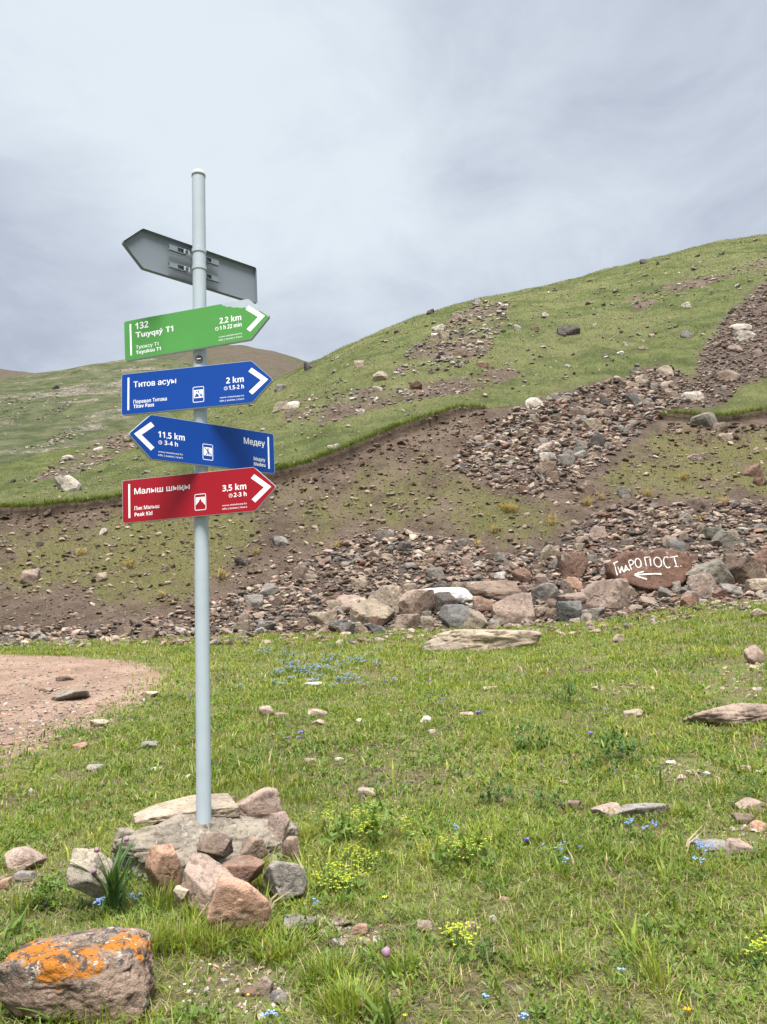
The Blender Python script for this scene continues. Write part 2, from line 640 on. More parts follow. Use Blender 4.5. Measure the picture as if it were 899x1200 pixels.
GREENS = [([(80, 690), (100, 610), (200, 600), (310, 590), (300, 640), (240, 700), (150, 710)], 0.80),
          ([(300, 600), (340, 575), (420, 545), (470, 530), (520, 545), (480, 620), (400, 640), (330, 640)], 0.52),
          ([(470, 560), (540, 550), (640, 590), (690, 580), (640, 640), (560, 640), (490, 620)], 0.62),
          ([(680, 590), (700, 550), (770, 500), (830, 500), (905, 505), (1000, 505), (1000, 590), (800, 590)], 0.70),
          ([(0, 620), (100, 610), (90, 700), (0, 700)], 0.60), ([(-300, 640), (0, 620), (0, 700), (-300, 720)], 0.60)]
jx = 16 * fbm(VH, 4.0, 3, 61)
jy = 12 * fbm(VH, 4.0, 3, 67)
uj, vj = uh + jx, vh + jy
grass = np.where(TG >= 1.9, 1.0, 0.0)
gb = np.zeros(len(VH)) + 0.10
jr = np.random.default_rng(5)
for poly, w in GREENS:
    soft = sum(inpoly(uj + jr.normal(0, 18, len(uj)), vj + jr.normal(0, 13, len(uj)), poly) for _ in range(7)) / 7.0
    gb = np.maximum(gb, w * 0.94 * soft)
gb = np.clip(gb + 0.9 * fbm(VH * np.array([1.6, .6, .6]), 1.9, 4, 71, .6) + 0.25 * fbm(VH, 0.5, 2, 73), 0, 1)
grass = np.where(bank, gb, grass)
scree = np.zeros(len(VH))
for poly in (CHUTE, FIELD, FOOT):
    scree = np.maximum(scree, sum(inpoly(uj + jr.normal(0, 5, len(uj)), vj + jr.normal(0, 4, len(uj)), poly) for _ in range(5)) / 5.0)
thin = np.zeros(len(VH))
for poly in (OUTCROP, STREAK, LEFTROCK, TERRACE):
    thin = np.where(inpoly(uj, vj, poly), 1.0, thin)
grass = grass * (1 - scree) * (1 - thin * np.clip(0.55 + 1.6 * fbm(VH, 3, 3, 75), 0, 1))
grass = np.where(TG > 3, 0.9, grass)

hm = new_mat('hillside_turf')
t = NT(hm)
co = t.coord()
g = t.attr('grass', 'Fac')
b1 = t.noise(0.10, 5, 0.6, co)
b2 = t.noise(0.75, 6, 0.65, co)
b3 = t.noise(5.5, 6, 0.7, co)
b4 = t.noise(24, 5, 0.75, co)
green = t.mix(t.step(b2, 0.32, 0.68), (0.068, 0.092, 0.028), (0.155, 0.165, 0.062))
green = t.mix(t.math('MULTIPLY', t.step(b1, 0.42, 0.60), 0.65), green, (0.185, 0.180, 0.080))
b0 = t.noise(0.33, 5, 0.65, co, 0.6)
green = t.mix(t.math('MULTIPLY', t.step(b0, 0.50, 0.64), 0.55), green, (0.060, 0.070, 0.026))
green = t.mix(t.math('MULTIPLY', t.step(b3, 0.48, 0.72), 0.55), green, (0.045, 0.062, 0.022))
green = t.mix(t.math('MULTIPLY', t.attr('dry', 'Fac'), 0.75), green, t.mix(b3, (0.115, 0.110, 0.042), (0.215, 0.185, 0.085)))
dirt = t.mix(t.step(b2, 0.3, 0.7), (0.088, 0.062, 0.045), (0.185, 0.135, 0.10))
dirt = t.mix(t.math('MULTIPLY', t.step(b3, 0.5, 0.7), 0.7), dirt, (0.060, 0.043, 0.033))
dirt = t.mix(t.math('MULTIPLY', t.step(b4, 0.55, 0.68), 0.7), dirt, (0.30, 0.235, 0.195))
gj = t.math('ADD', g, t.math('MULTIPLY', t.math('ADD', t.math('SUBTRACT', b3, 0.5), t.math('MULTIPLY', t.math('SUBTRACT', b4, 0.5), 0.5)), 1.6))
c = t.mix(t.step(gj, 0.32, 0.66), dirt, green)
c = t.mix(t.math('MULTIPLY', t.attr('stony', 'Fac'), 0.75), c, t.mix(b4, (0.055, 0.043, 0.036), (0.16, 0.12, 0.10)))  # darker ground in the scree: shade between the stones put into the colour
hh = t.math('ADD', t.math('MULTIPLY', b3, 0.7), t.math('MULTIPLY', b4, 0.35))
t.out(t.pbsdf(c, 0.95, 0.1, 0, t.bump(hh, 1.0, 0.30)))
hill_me = submesh('hillside', VH, FH, hm, True, {'grass': grass, 'dry': bank.astype(float), 'stony': scree})
tag(obj('hillside', hill_me), kind='structure')

# hills farther back
def back_hill(name, base, sky, mat, seed, amp):
    Cb, Cs = curve(base), curve(sky)
    aa = np.linspace(-0.95, 0.35, 300)
    rws = []
    yb, zb = np.interp(aa, Cb[0], Cb[2]), HC + np.interp(aa, Cb[0], Cb[1]) * np.interp(aa, Cb[0], Cb[2])
    ys, zs = np.interp(aa, Cs[0], Cs[2]), HC + np.interp(aa, Cs[0], Cs[1]) * np.interp(aa, Cs[0], Cs[2])
    for tt in np.linspace(0, 1, 150):
        rws.append((yb + (ys - yb) * tt, zb + (zs - zb) * tt))
    for tt in np.linspace(0, 1, 10)[1:]:
        rws.append((ys * (1 + 0.5 * tt), zs * (1 + 0.1 * tt - 0.45 * tt * tt)))
    Y = np.array([r[0] for r in rws])
    Z = np.array([r[1] for r in rws])
    X = np.broadcast_to(aa, Y.shape) * Y
    V = np.stack([X, Y, Z], -1).reshape(-1, 3)
    V[:, 2] += amp * fbm(V, 30, 5, seed, 0.55) + amp * 0.25 * fbm(V, 6, 3, seed + 9)
    return tag(obj(name, mesh_np(name, V, [grid_faces(len(rws), len(aa))], mat, True)), kind='structure'), V, grid_faces(len(rws), len(aa))


def far_mat(name, ga, gb_, ra, rb, rocky, seed):
    m = new_mat(name)
    t = NT(m)
    co = t.coord()
    n1 = t.noise(0.035, 6, 0.62, co, 0.5)
    n2 = t.noise(0.30, 6, 0.7, co)
    n3 = t.noise(1.6, 5, 0.75, co)
    gcol = t.mix(t.step(n2, 0.35, 0.68), ga, gb_)
    rcol = t.mix(t.step(n3, 0.40, 0.65), ra, rb)
    # streaks of stones run down the slope
    sc = t.node('ShaderNodeVectorMath', operation='MULTIPLY')
    t.l.new(co, sc.inputs[0])
    sc.inputs[1].default_value = (0.05, 0.05, 0.16)
    st = t.noise(1.0, 6, 0.72, sc.outputs[0], 1.2)
    f = t.step(t.math('ADD', t.math('MULTIPLY', n1, 0.5), t.math('MULTIPLY', st, 0.6)), rocky, rocky + 0.09)
    f = t.math('MULTIPLY', f, t.step(n3, 0.30, 0.60))
    c = t.mix(f, gcol, rcol)
    sp = t.step(t.noise(0.9, 6, 0.8, co), 0.66, 0.70)
    c = t.mix(t.math('MULTIPLY', sp, 0.7), c, (0.30, 0.27, 0.23))
    t.out(t.pbsdf(c, 0.95, 0.1, 0, t.bump(t.math('ADD', n2, n3), 0.8, 1.0)))
    return m


farh = back_hill('far_hill', [(-500, 640, 62), (0, 625, 66), (200, 590, 74), (360, 540, 90), (520, 480, 110)],
          [(-500, 470, 150), (-150, 452, 165), (0, 444, 175), (43, 438, 180), (100, 429, 184), (145, 422, 188), (180, 418, 192), (215, 421, 192), (250, 430, 190), (300, 446, 188), (340, 458, 186), (520, 500, 180)],
          far_mat('far_hill_turf', (0.050, 0.062, 0.026), (0.118, 0.122, 0.060), (0.11, 0.084, 0.067), (0.34, 0.29, 0.245), 0.54, 3), 81, 2.0)
back_hill('distant_hill', [(-500, 560, 190), (0, 540, 195), (520, 520, 200)],
          [(-500, 425, 330), (-60, 430, 335), (0, 433, 340), (43, 438, 340), (120, 430, 335), (180, 416, 330), (215, 408, 330), (245, 405, 330), (290, 405, 330), (320, 411, 330), (345, 419, 330), (365, 426, 330), (420, 447, 330), (520, 480, 330)],
          far_mat('distant_hill_scree', (0.062, 0.066, 0.034), (0.094, 0.092, 0.050), (0.082, 0.058, 0.048), (0.135, 0.097, 0.082), 0.46, 5), 91, 2.5)

# one tree of faces to set things down on
allV = np.concatenate([VM, VH, farh[1]])
allF = np.concatenate([FM, FH + len(VM), farh[2] + len(VM) + len(VH)])
ground = BVHTree.FromPolygons([tuple(p) for p in allV.tolist()], [tuple(f) for f in allF.tolist()])
CAMP = Vector((0, 0, HC))


def hit(u, v):
    d = Vector(ray(u, v))
    p, n, i, dist = ground.ray_cast(CAMP, d, 400)
    return p, n


def drop(x, y, z=300.0):
    p, n, i, dist = ground.ray_cast(Vector((x, y, z)), Vector((0, 0, -1)), 600)
    return p

# ------------------------------------------------------------------ rocks
_ico = {}


def ico(sub):
    if sub not in _ico:
        bm = bmesh.new()
        bmesh.ops.create_icosphere(bm, subdivisions=sub, radius=1)
        bm.verts.ensure_lookup_table()
        V = np.array([v.co[:] for v in bm.verts])
        Fc = np.array([[v.index for v in f.verts] for f in bm.faces])
        bm.free()
        _ico[sub] = (V / np.linalg.norm(V, axis=1)[:, None], Fc)
    return _ico[sub]


def rock_shape(seed, sub=4, planes=14, p=18, rough=0.05, flat=1.0, fine=0.0, cracks=0.05, hmin=0.55):
    """a broken stone: a body cut by random planes, its edges worn, its faces uneven; fills the unit cube"""
    r = np.random.default_rng(seed)
    D, Fc = ico(sub)
    N = r.normal(size=(planes, 3))
    N /= np.linalg.norm(N, axis=1)[:, None]
    Hh = r.uniform(hmin, 1.0, planes)
    N = np.concatenate([N, [[0, 0, 1], [0, 0, -1], [1, 0, 0], [-1, 0, 0], [0, 1, 0], [0, -1, 0]]])
    Hh = np.concatenate([Hh, r.uniform(0.75, 0.95, 6)])
    k = np.maximum(D @ N.T, 0) / Hh
    rad = (k ** p).sum(1) ** (-1.0 / p)
    V = D * rad[:, None]
    off = r.uniform(0, 50, 3)
    V += D * (rough * 1.6 * fbm(V + off, 0.8, 3, seed)[:, None])
    V += D * (rough * 0.8 * fbm(V + off, 0.22, 3, seed + 3)[:, None])
    if cracks:
        g_ = np.abs(fbm(V + off + 7, 0.55, 3, seed + 11))
        V -= D * (cracks * np.clip(1 - g_ / 0.045, 0, 1) ** 1.5)[:, None]
    if fine:
        V += D * (fine * fbm(V + off, 0.07, 3, seed + 5, 0.6)[:, None])
    lo, hi = V.min(0), V.max(0)
    V = (V - (lo + hi) / 2) / (hi - lo)
    return V, Fc


TINT = {'pinkgrey': (.32, .245, .20), 'grey': (.255, .235, .21), 'brown': (.205, .152, .116), 'tan': (.35, .29, .22), 'dark': (.115, .10, .088), 'pink': (.42, .262, .19),
        'bluegrey': (.185, .183, .175), 'redbrown': (.215, .135, .10), 'pale': (.44, .40, .345), 'greengrey': (.215, .20, .165), 'lichenrock': (.265, .195, .152), 'white': (.66, .65, .63), 'cement': (.215, .19, .152), 'paintrock': (.152, .086, .062)}
VARIANTS = {}
footprints = []


def rot2(V, roll, pitch=0.0, yaw=0.0):
    Mx = np.array(Matrix.Rotation(yaw, 3, 'Z') @ Matrix.Rotation(pitch, 3, 'X') @ Matrix.Rotation(roll, 3, 'Y'))
    return V @ Mx.T


def put(name, u, v, w, h, tint, label, cat='rock', group=None, seed=None, sub=3, depth=0.75, roll=0.0, p=36, planes=15, rough=0.05, fine=0.02, mat=None, sink=0.28, smooth=None, lift=0.0, hmin=0.55):
    """stand a stone on the ground where the sight line through (u, v) meets it; w, h in photo pixels give its size"""
    pos, nrm = hit(u, v)
    if pos is None:
        return None
    y = pos.y
    W = w * y / F
    drop_angle = max((HC - pos.z) / y, 0.0)
    D = W * depth
    Hh = max(h * y / F - D * drop_angle * 0.6, 0.30 * h * y / F)
    Ht = Hh * (1 + sink)
    seed = seed if seed is not None else int(u * 31 + v * 7) % 9973
    r = np.random.default_rng(seed)
    if sub <= 2:
        key = (sub, seed % 14)
        if key not in VARIANTS:
            V, Fc = rock_shape(500 + key[1], 3, 8, 60, 0.03, hmin=.42)
            VARIANTS[key] = mesh_np('stone', V, [Fc], mat or M['boulder'], False)
        me = VARIANTS[key]
        o = obj(name, me)
        o.scale = (W, D, Ht)
        o.rotation_euler = (r.uniform(-.12, .12), roll if roll else r.uniform(-.2, .2), r.uniform(-.4, .4))
    else:
        V, Fc = rock_shape(seed, sub, planes, p, rough, 1.0, fine, hmin=hmin)
        V = V * np.array([W, D, Ht])
        if roll:
            V = rot2(V, roll)
        o = obj(name, mesh_np(name, V, [Fc], mat or (M['rock'] if y < 14 else M['boulder']), sub >= 4 if smooth is None else smooth))
    o.location = (pos.x, pos.y + D * 0.32, pos.z + Hh * 0.5 - Ht * 0.5 + Hh * 0.5 + lift)
    o.location.z = pos.z + Hh - Ht / 2 + lift
    f = r.uniform(0.86, 1.08) * (0.80 if name in ('boulder', 'scree_block') and tint not in ('white', 'pale') else 0.92)
    o.color = tuple(min(1, c * f) for c in TINT[tint]) + (1,)
    tag(o, label, cat, group)
    footprints.append((pos.x, pos.y + D * 0.32, W * 0.46, D * 0.46))
    return o


# --- stones about the foot of the signpost
PX, PY = -1.0399, 4.3445
PZB, PZT = HC - 0.888, HC + 2.888


def stone_at(name, x, y, zc, dims, tint, label, seed, sub=5, roll=0.0, pitch=0.0, yaw=0.0, p=16, planes=12, rough=0.06, fine=0.02, mat=None):
    V, Fc = rock_shape(seed, sub, planes, p, rough, 1.0, fine)
    V = rot2(V * np.array(dims), roll, pitch, yaw)
    o = obj(name, mesh_np(name, V, [Fc], mat or M['rock'], True), None, (x, y, zc))
    o.color = (*TINT[tint], 1)
    tag(o, label, 'rock')
    footprints.append((x, y, dims[0] * 0.46, dims[1] * 0.46))
    return o


gz = float(drop(PX, PY).z)
stone_at('cement_lump', -1.03, 4.36, PZB - 0.160, (1.00, 0.64, 0.36), 'cement', 'low weathered cement and stone lump holding the foot of the signpost', 204, 6, 0.02, 0.04, 0.15, 14, 22, 0.17, 0.07)
stone_at('stone_slab', -1.19, 4.53, PZB + 0.005, (0.56, 0.36, 0.085), 'tan', 'flat tan stone slab lying against the left of the grey pole', 31, 6, -0.03, 0.10, 0.38, 40, 7, 0.03, 0.02)
def pile_stone(u, v, w, h, y, tint, label, seed, roll=0.0, p=30, deep=0.8, fine=0.03, bright=1.12):
    """a stone of the heap: centre on the sight line through (u, v) at the given distance"""
    a_, e_ = ae(u, v)
    W, Ht = 0.88 * w * y / F, 0.80 * h * y / F
    V, Fc = rock_shape(seed, 5, 12, p + 14, 0.045, 1.0, fine, 0.06, 0.42)
    V = rot2(V * np.array([W, W * deep, Ht * 1.45]), roll)
    o = obj('rock', mesh_np('rock', V, [Fc], M['rock'], True), None, (a_ * y, y, HC + e_ * y - Ht * 0.20 + 0.06 * h * y / F))
    o.color = tuple(c * bright for c in TINT[tint]) + (1,)
    tag(o, label, 'rock')
    footprints.append((a_ * y, y, W * 0.46, W * deep * 0.46))
    return o


pile_stone(301, 942, 72, 38, 4.66, 'pinkgrey', 'layered pink grey rock just behind and right of the pole', 118, fine=0.02, deep=.6, bright=1.1)
pile_stone(326, 972, 28, 38, 4.36, 'pinkgrey', 'pinkish stone set in the right end of the cement lump', 119)
pile_stone(341, 996, 23, 28, 4.22, 'brown', 'small upright brown stone at the right end of the cement lump', 45)
pile_stone(191, 1013, 46, 50, 3.87, 'pink', 'upright mottled pink rock leaning on the front of the cement lump', 88, .12, bright=.92)
pile_stone(242, 1034, 62, 48, 3.66, 'pinkgrey', 'angular pink and grey rock left of the smooth salmon boulder', 409, .22, 40, bright=1.1)
pile_stone(279, 1052, 84, 50, 3.48, 'pink', 'smooth salmon pink boulder in front of the signpost base', 27, .0, 4, .7, .03, 0.98)
pile_stone(286, 1019, 56, 22, 3.86, 'redbrown', 'dull red brown flat rock wedged behind the salmon boulder', 77)
pile_stone(331, 1024, 54, 34, 3.80, 'grey', 'grey wedge shaped rock right of the salmon boulder', 65, -.2)
pile_stone(107, 1020, 50, 50, 3.76, 'cement', 'pale grey block behind the strap leaved plant', 301, .05, bright=1.5)
pile_stone(252, 990, 46, 22, 4.06, 'brown', 'dark brown stone under the front lip of the cement lump', 36, bright=.8)
pile_stone(298, 992, 34, 22, 4.06, 'brown', 'brown stone right of the dark one under the cement lip', 37)
pile_stone(150, 985, 34, 26, 4.22, 'cement', 'grey stone at the left end of the cement lump under the slab', 38, .2)
pile_stone(272, 937, 12, 9, 4.72, 'brown', 'tiny brown stone between the pole and the layered rock', 39)
pile_stone(213, 1046, 20, 14, 3.62, 'tan', 'little tan stone between the pink and the pink grey rocks', 40)
put('rock', 82, 1195, 166, 96, 'lichenrock', 'large boulder with bright orange lichen in the near corner of the grass', seed=622, sub=6, fine=0.045, p=6.5, planes=10, rough=0.11, hmin=0.74, mat=M['lichen'], sink=0.2, depth=0.62)

# --- stones lying in the meadow: (u, v, w, h, tint, label)
MEADOW = [
    (22, 1020, 46, 26, 'pinkgrey', 'pinkish flat topped rock at the path edge beside a smaller stone'),
    (24, 1033, 27, 14, 'grey', 'smaller grey stone just in front of the pinkish flat topped rock'),
    (2, 1044, 16, 15, 'pink', 'little pink stone on bare soil left of the strap leaved plant'),
    (310, 1166, 18, 20, 'pinkgrey', 'pale pink stone standing on the bare gravel patch below the boulders'),
    (325, 1177, 20, 15, 'grey', 'grey pointed stone beside the pale pink stone on the gravel patch'),
    (294, 1167, 22, 11, 'redbrown', 'red brown stone left of the pale pink stone on the gravel patch'),
    (350, 1090, 36, 16, 'greengrey', 'mossy grey stone half sunk in grass right of the salmon boulder'),
    (400, 1086, 22, 10, 'brown', 'brown stone among the small stones in the gravelly grass'),
    (422, 1096, 18, 13, 'pink', 'pink angular stone among the small stones in the gravelly grass'),
    (443, 1107, 11, 9, 'pale', 'pale pebble at the end of the gravelly grass stones'),
    (396, 1108, 16, 8, 'pale', 'pale flat pebble below the brown stone in the gravelly grass'),
    (498, 1090, 17, 12, 'tan', 'round tan stone alone in grass below the yellow flower patch'),
    (553, 1090, 15, 10, 'pinkgrey', 'pink grey stone in the grass beside a tiny pale one'),
    (578, 1083, 10, 11, 'pale', 'tiny pale stone beside the pink grey stone in the grass'),
    (591, 1057, 13, 7, 'pink', 'little pink stone in a brown gap of the grass'),
    (489, 1128, 13, 10, 'greengrey', 'small dull stone near the violet ball flower'),
    (565, 760, 142, 24, 'tan', 'long low tan slab in the far grass before the stone wall'),
    (499, 848, 13, 9, 'pale', 'pale pointed stone in mid meadow near the violet flowers'),
    (372, 841, 23, 11, 'tan', 'tan rock with a flat stone before it in the mid meadow'),
    (372, 850, 19, 7, 'tan', 'flat tan stone just before the tan rock in the mid meadow'),
    (312, 840, 18, 13, 'pinkgrey', 'pinkish stone right of the pole in the mid meadow'),
    (332, 842, 21, 7, 'pinkgrey', 'low flat stone next to the pinkish stone right of the pole'),
    (367, 804, 21, 5, 'pale', 'thin pale stone among the blue flowers'),
    (421, 850, 11, 8, 'tan', 'small tan stone right of the tan rock in the mid meadow'),
    (430, 934, 21, 12, 'tan', 'round tan stone in grass above the big yellow flower patch'),
    (363, 894, 13, 6, 'pinkgrey', 'small pinkish flat stone in grass right of the pole'),
    (398, 893, 11, 6, 'pale', 'small whitish stone in grass right of the small pinkish flat one'),
    (315, 908, 11, 7, 'pink', 'pink stone in grass just above the signpost rocks'),
    (547, 839, 17, 5, 'tan', 'tan flat stone beside the far violet flowers'),
    (507, 860, 11, 5, 'pale', 'whitish flat stone below the pale pointed stone'),
    (483, 920, 11, 6, 'brown', 'small brown stone in the middle of the meadow'),
    (575, 809, 18, 5, 'tan', 'low tan stone in grass below the long tan slab'),
    (888, 778, 21, 22, 'pinkgrey', 'pointed pinkish stone at the right margin of the far meadow'),
    (726, 753, 14, 10, 'tan', 'tan stone in front of the dark little shrub'),
    (893, 724, 24, 11, 'tan', 'tan rock in grass below the right end of the stone wall'),
    (868, 849, 116, 27, 'pinkgrey', 'broad pink grey slab rising from the grass at the right margin'),
    (744, 840, 25, 9, 'tan', 'tan stone in grass right of the leafy dark herbs'),
    (671, 950, 23, 13, 'brown', 'brown stone left of the two grey slabs in the grass'),
    (715, 959, 36, 18, 'pinkgrey', 'rounded pinkish rock touching the flat grey slab'),
    (757, 960, 66, 19, 'grey', 'flat grey slab above the pale blue flowers'),
    (886, 952, 36, 17, 'pinkgrey', 'flat pinkish rock behind a red pebble at the right margin'),
    (874, 965, 22, 12, 'brown', 'brown stone between the flat pinkish rock and the red pebble'),
    (892, 975, 22, 14, 'pink', 'reddish pebble in front of the flat pinkish rock'),
    (836, 998, 36, 15, 'grey', 'grey flat rock beside the bright blue flowers'),
    (869, 1000, 30, 16, 'pinkgrey', 'pinkish flat rock right of the grey one by the bright blue flowers'),
    (878, 905, 17, 8, 'tan', 'tan stone by the grass tuft above the right margin rocks'),
    (788, 897, 13, 6, 'pale', 'palest of the small stones on the bare patch in the right meadow'),
    (813, 906, 15, 5, 'tan', 'flat tan stone on the bare patch in the right meadow'),
    (799, 916, 13, 8, 'pinkgrey', 'pinkish stone at the front of the bare patch in the right meadow'),
    (829, 911, 11, 7, 'pale', 'pale stone at the right end of the bare patch in the right meadow'),
    (662, 920, 11, 6, 'tan', 'small tan stone between the dark herbs and the grey slabs'),
    (698, 810, 11, 6, 'pale', 'small pale stone right of the round dark herb'),
    (78, 821, 44, 12, 'greengrey', 'long dark flat stone lying on the dirt path'),
    (53, 811, 15, 6, 'brown', 'small brown stone left of the long flat stone on the path'),
    (75, 798, 19, 6, 'brown', 'brown stone behind the long flat stone on the path'),
    (92, 878, 17, 8, 'pink', 'pinkish stone at the grassy border of the path'),
    (180, 905, 15, 6, 'pale', 'pale slim stone in the grass left of the pole'),
    (110, 904, 21, 8, 'grey', 'grey stone in dark grass left of the pole'),
    (173, 877, 22, 9, 'grey', 'knobbly grey stone in grass between path and pole'),
    (115, 852, 23, 9, 'tan', 'tan stone sunk in the near border of the path'),
    (177, 817, 19, 7, 'tan', 'tan stone at the outer tip of the path'),
    (428, 1030, 10, 6, 'pinkgrey', 'small pinkish stone under the big yellow flower patch'),
]
for u, v, w, h, tn, lb in MEADOW:
    big = w > 30
    put('rock', u, v, w, h, tn, lb, sub=5 if big else 4, fine=0.025, p=9 if w > 100 else 34, rough=0.13 if w > 100 else 0.07, depth=0.5 if w > 60 else 0.75)

# --- the wall of boulders along the foot of the slope
WALL = [
    (315, 700, 26, 17, 'grey', 'rounded grey boulder on the lower bank right of the pole'),
    (297, 717, 21, 19, 'grey', 'grey boulder just below the rounded one right of the pole'),
    (437, 657, 26, 11, 'tan', 'flat tan stone lying in loose dirt above the stone wall'),
    (405, 718, 35, 20, 'pinkgrey', 'pinkish wedge shaped boulder left of the tan twin blocks'),
    (452, 716, 40, 28, 'tan', 'tan boulder behind and above the big cracked tan block'),
    (437, 734, 52, 31, 'tan', 'big cracked tan block at the left end of the stone wall'),
    (490, 728, 42, 34, 'pinkgrey', 'tall pinkish boulder beside the white topped slab'),
    (477, 738, 33, 17, 'pinkgrey', 'low pinkish boulder before the tall pinkish one'),
    (519, 706, 78, 17, 'white', 'long white topped slab lying across the stone wall'),
    (520, 719, 36, 24, 'dark', 'dark block under the white topped slab'),
    (534, 735, 36, 25, 'bluegrey', 'bluish grey block below the dark one in the wall'),
    (557, 738, 29, 21, 'tan', 'tan boulder at the grass edge right of the bluish block'),
    (579, 703, 62, 23, 'brown', 'broad flat brown boulder on top of the wall'),
    (569, 718, 25, 19, 'redbrown', 'reddish block below the broad flat brown boulder'),
    (603, 730, 48, 32, 'pinkgrey', 'large pinkish block at the grass edge mid wall'),
    (378, 734, 34, 16, 'tan', 'tan grey rock at the left tail of the wall'),
    (443, 743, 27, 11, 'bluegrey', 'small blue grey rock at the foot of the cracked tan block'),
    (415, 742, 42, 12, 'tan', 'long low tan rock at the grass edge left of the cracked block'),
    (397, 736, 22, 9, 'bluegrey', 'blue grey rock between the tail rocks of the wall'),
    (645, 657, 27, 18, 'tan', 'tan rounded block up in the scree left of the painted boulder'),
    (675, 675, 32, 27, 'redbrown', 'reddish brown block left of the painted boulder'),
    (674, 694, 20, 17, 'pink', 'pink block below the reddish brown one'),
    (612, 684, 22, 18, 'redbrown', 'small red brown block above the wall mid way'),
    (640, 708, 30, 23, 'grey', 'grey boulder in the wall left of the pink block'),
    (668, 711, 38, 16, 'pinkgrey', 'pinkish flat boulder in front of the pink block'),
    (669, 728, 30, 22, 'bluegrey', 'blue grey cornered boulder at the grass edge'),
    (716, 714, 52, 33, 'pinkgrey', 'large pale pink block below the painted boulder'),
    (752, 698, 22, 17, 'brown', 'dark brown block under the painted arrow'),
    (845, 691, 58, 34, 'greengrey', 'big slanting grey green slab right of the painted boulder'),
    (832, 701, 36, 27, 'pinkgrey', 'triangular pinkish boulder before the slanting slab'),
    (872, 687, 46, 30, 'brown', 'slanting brown slab near the right margin of the wall'),
    (891, 669, 42, 19, 'redbrown', 'reddish block behind the slanting brown slab'),
    (857, 639, 34, 19, 'greengrey', 'grey green boulder above the slanting slabs'),
    (842, 631, 30, 13, 'greengrey', 'flatter grey green rock touching the grey green boulder'),
    (860, 698, 25, 14, 'grey', 'grey block before the slanting brown slab'),
    (810, 711, 24, 13, 'pink', 'pale pink rock at the grass edge under the slanting slab'),
    (845, 703, 20, 13, 'redbrown', 'small red rock right of the triangular boulder'),
    (702, 631, 24, 15, 'pinkgrey', 'pinkish block in scree above the reddish brown block'),
    (890, 694, 24, 15, 'tan', 'tan rock at the right margin of the wall'),
    (697, 727, 30, 14, 'grey', 'low dark grey rock left foot of the large pale pink block'),
    (648, 727, 26, 13, 'brown', 'low brown rock between grey and blue grey boulders'),
    (785, 652, 20, 9, 'pinkgrey', 'small pinkish rock perched behind the painted boulder'),
    (792, 692, 12, 10, 'pale', 'pale cube of rock at the right foot of the painted boulder'),
    (145, 747, 18, 16, 'brown', 'squarish brown block at the grass edge left of the pole'),
    (172, 751, 22, 14, 'brown', 'lower brown block right of the squarish one'),
    (32, 684, 21, 17, 'pinkgrey', 'pinkish pale boulder on the far left of the bank'),
    (118, 681, 14, 10, 'tan', 'tan stone on the olive bank under the blue signs'),
    (284, 663, 18, 10, 'dark', 'dark stone in bare dirt right of the pole under the red sign'),
    (120, 627, 10, 8, 'pale', 'small pale stone on the bank below the turf edge, left of the signs'),
    (46, 641, 10, 6, 'dark', 'small dark stone on the bank below the turf edge at the left'),
    (192, 670, 12, 7, 'tan', 'small tan stone on the bank left of the pole'),
    (328, 640, 20, 12, 'grey', 'slanting grey slab on the dirt right of the red sign'),
    (8, 754, 20, 8, 'dark', 'dark flat rock at the grass edge in the left margin'),
    (262, 745, 20, 9, 'pinkgrey', 'pinkish flat rock at the grass edge just right of the pole'),
    (283, 738, 17, 10, 'tan', 'tan rock above the pinkish flat rock right of the pole'),
]
for u, v, w, h, tn, lb in WALL:
    slab = 'slanting' in lb and w > 40
    put('boulder', u, v, w * 1.03, h * 1.08, tn, lb, sub=4, p=9 if tn == 'white' else 60, planes=12, rough=0.045, fine=0.03, hmin=0.85 if tn == 'white' else 0.42, smooth=False, depth=0.7, roll=(-0.42 if slab else 0.0), sink=0.35, mat=M['boulder'])

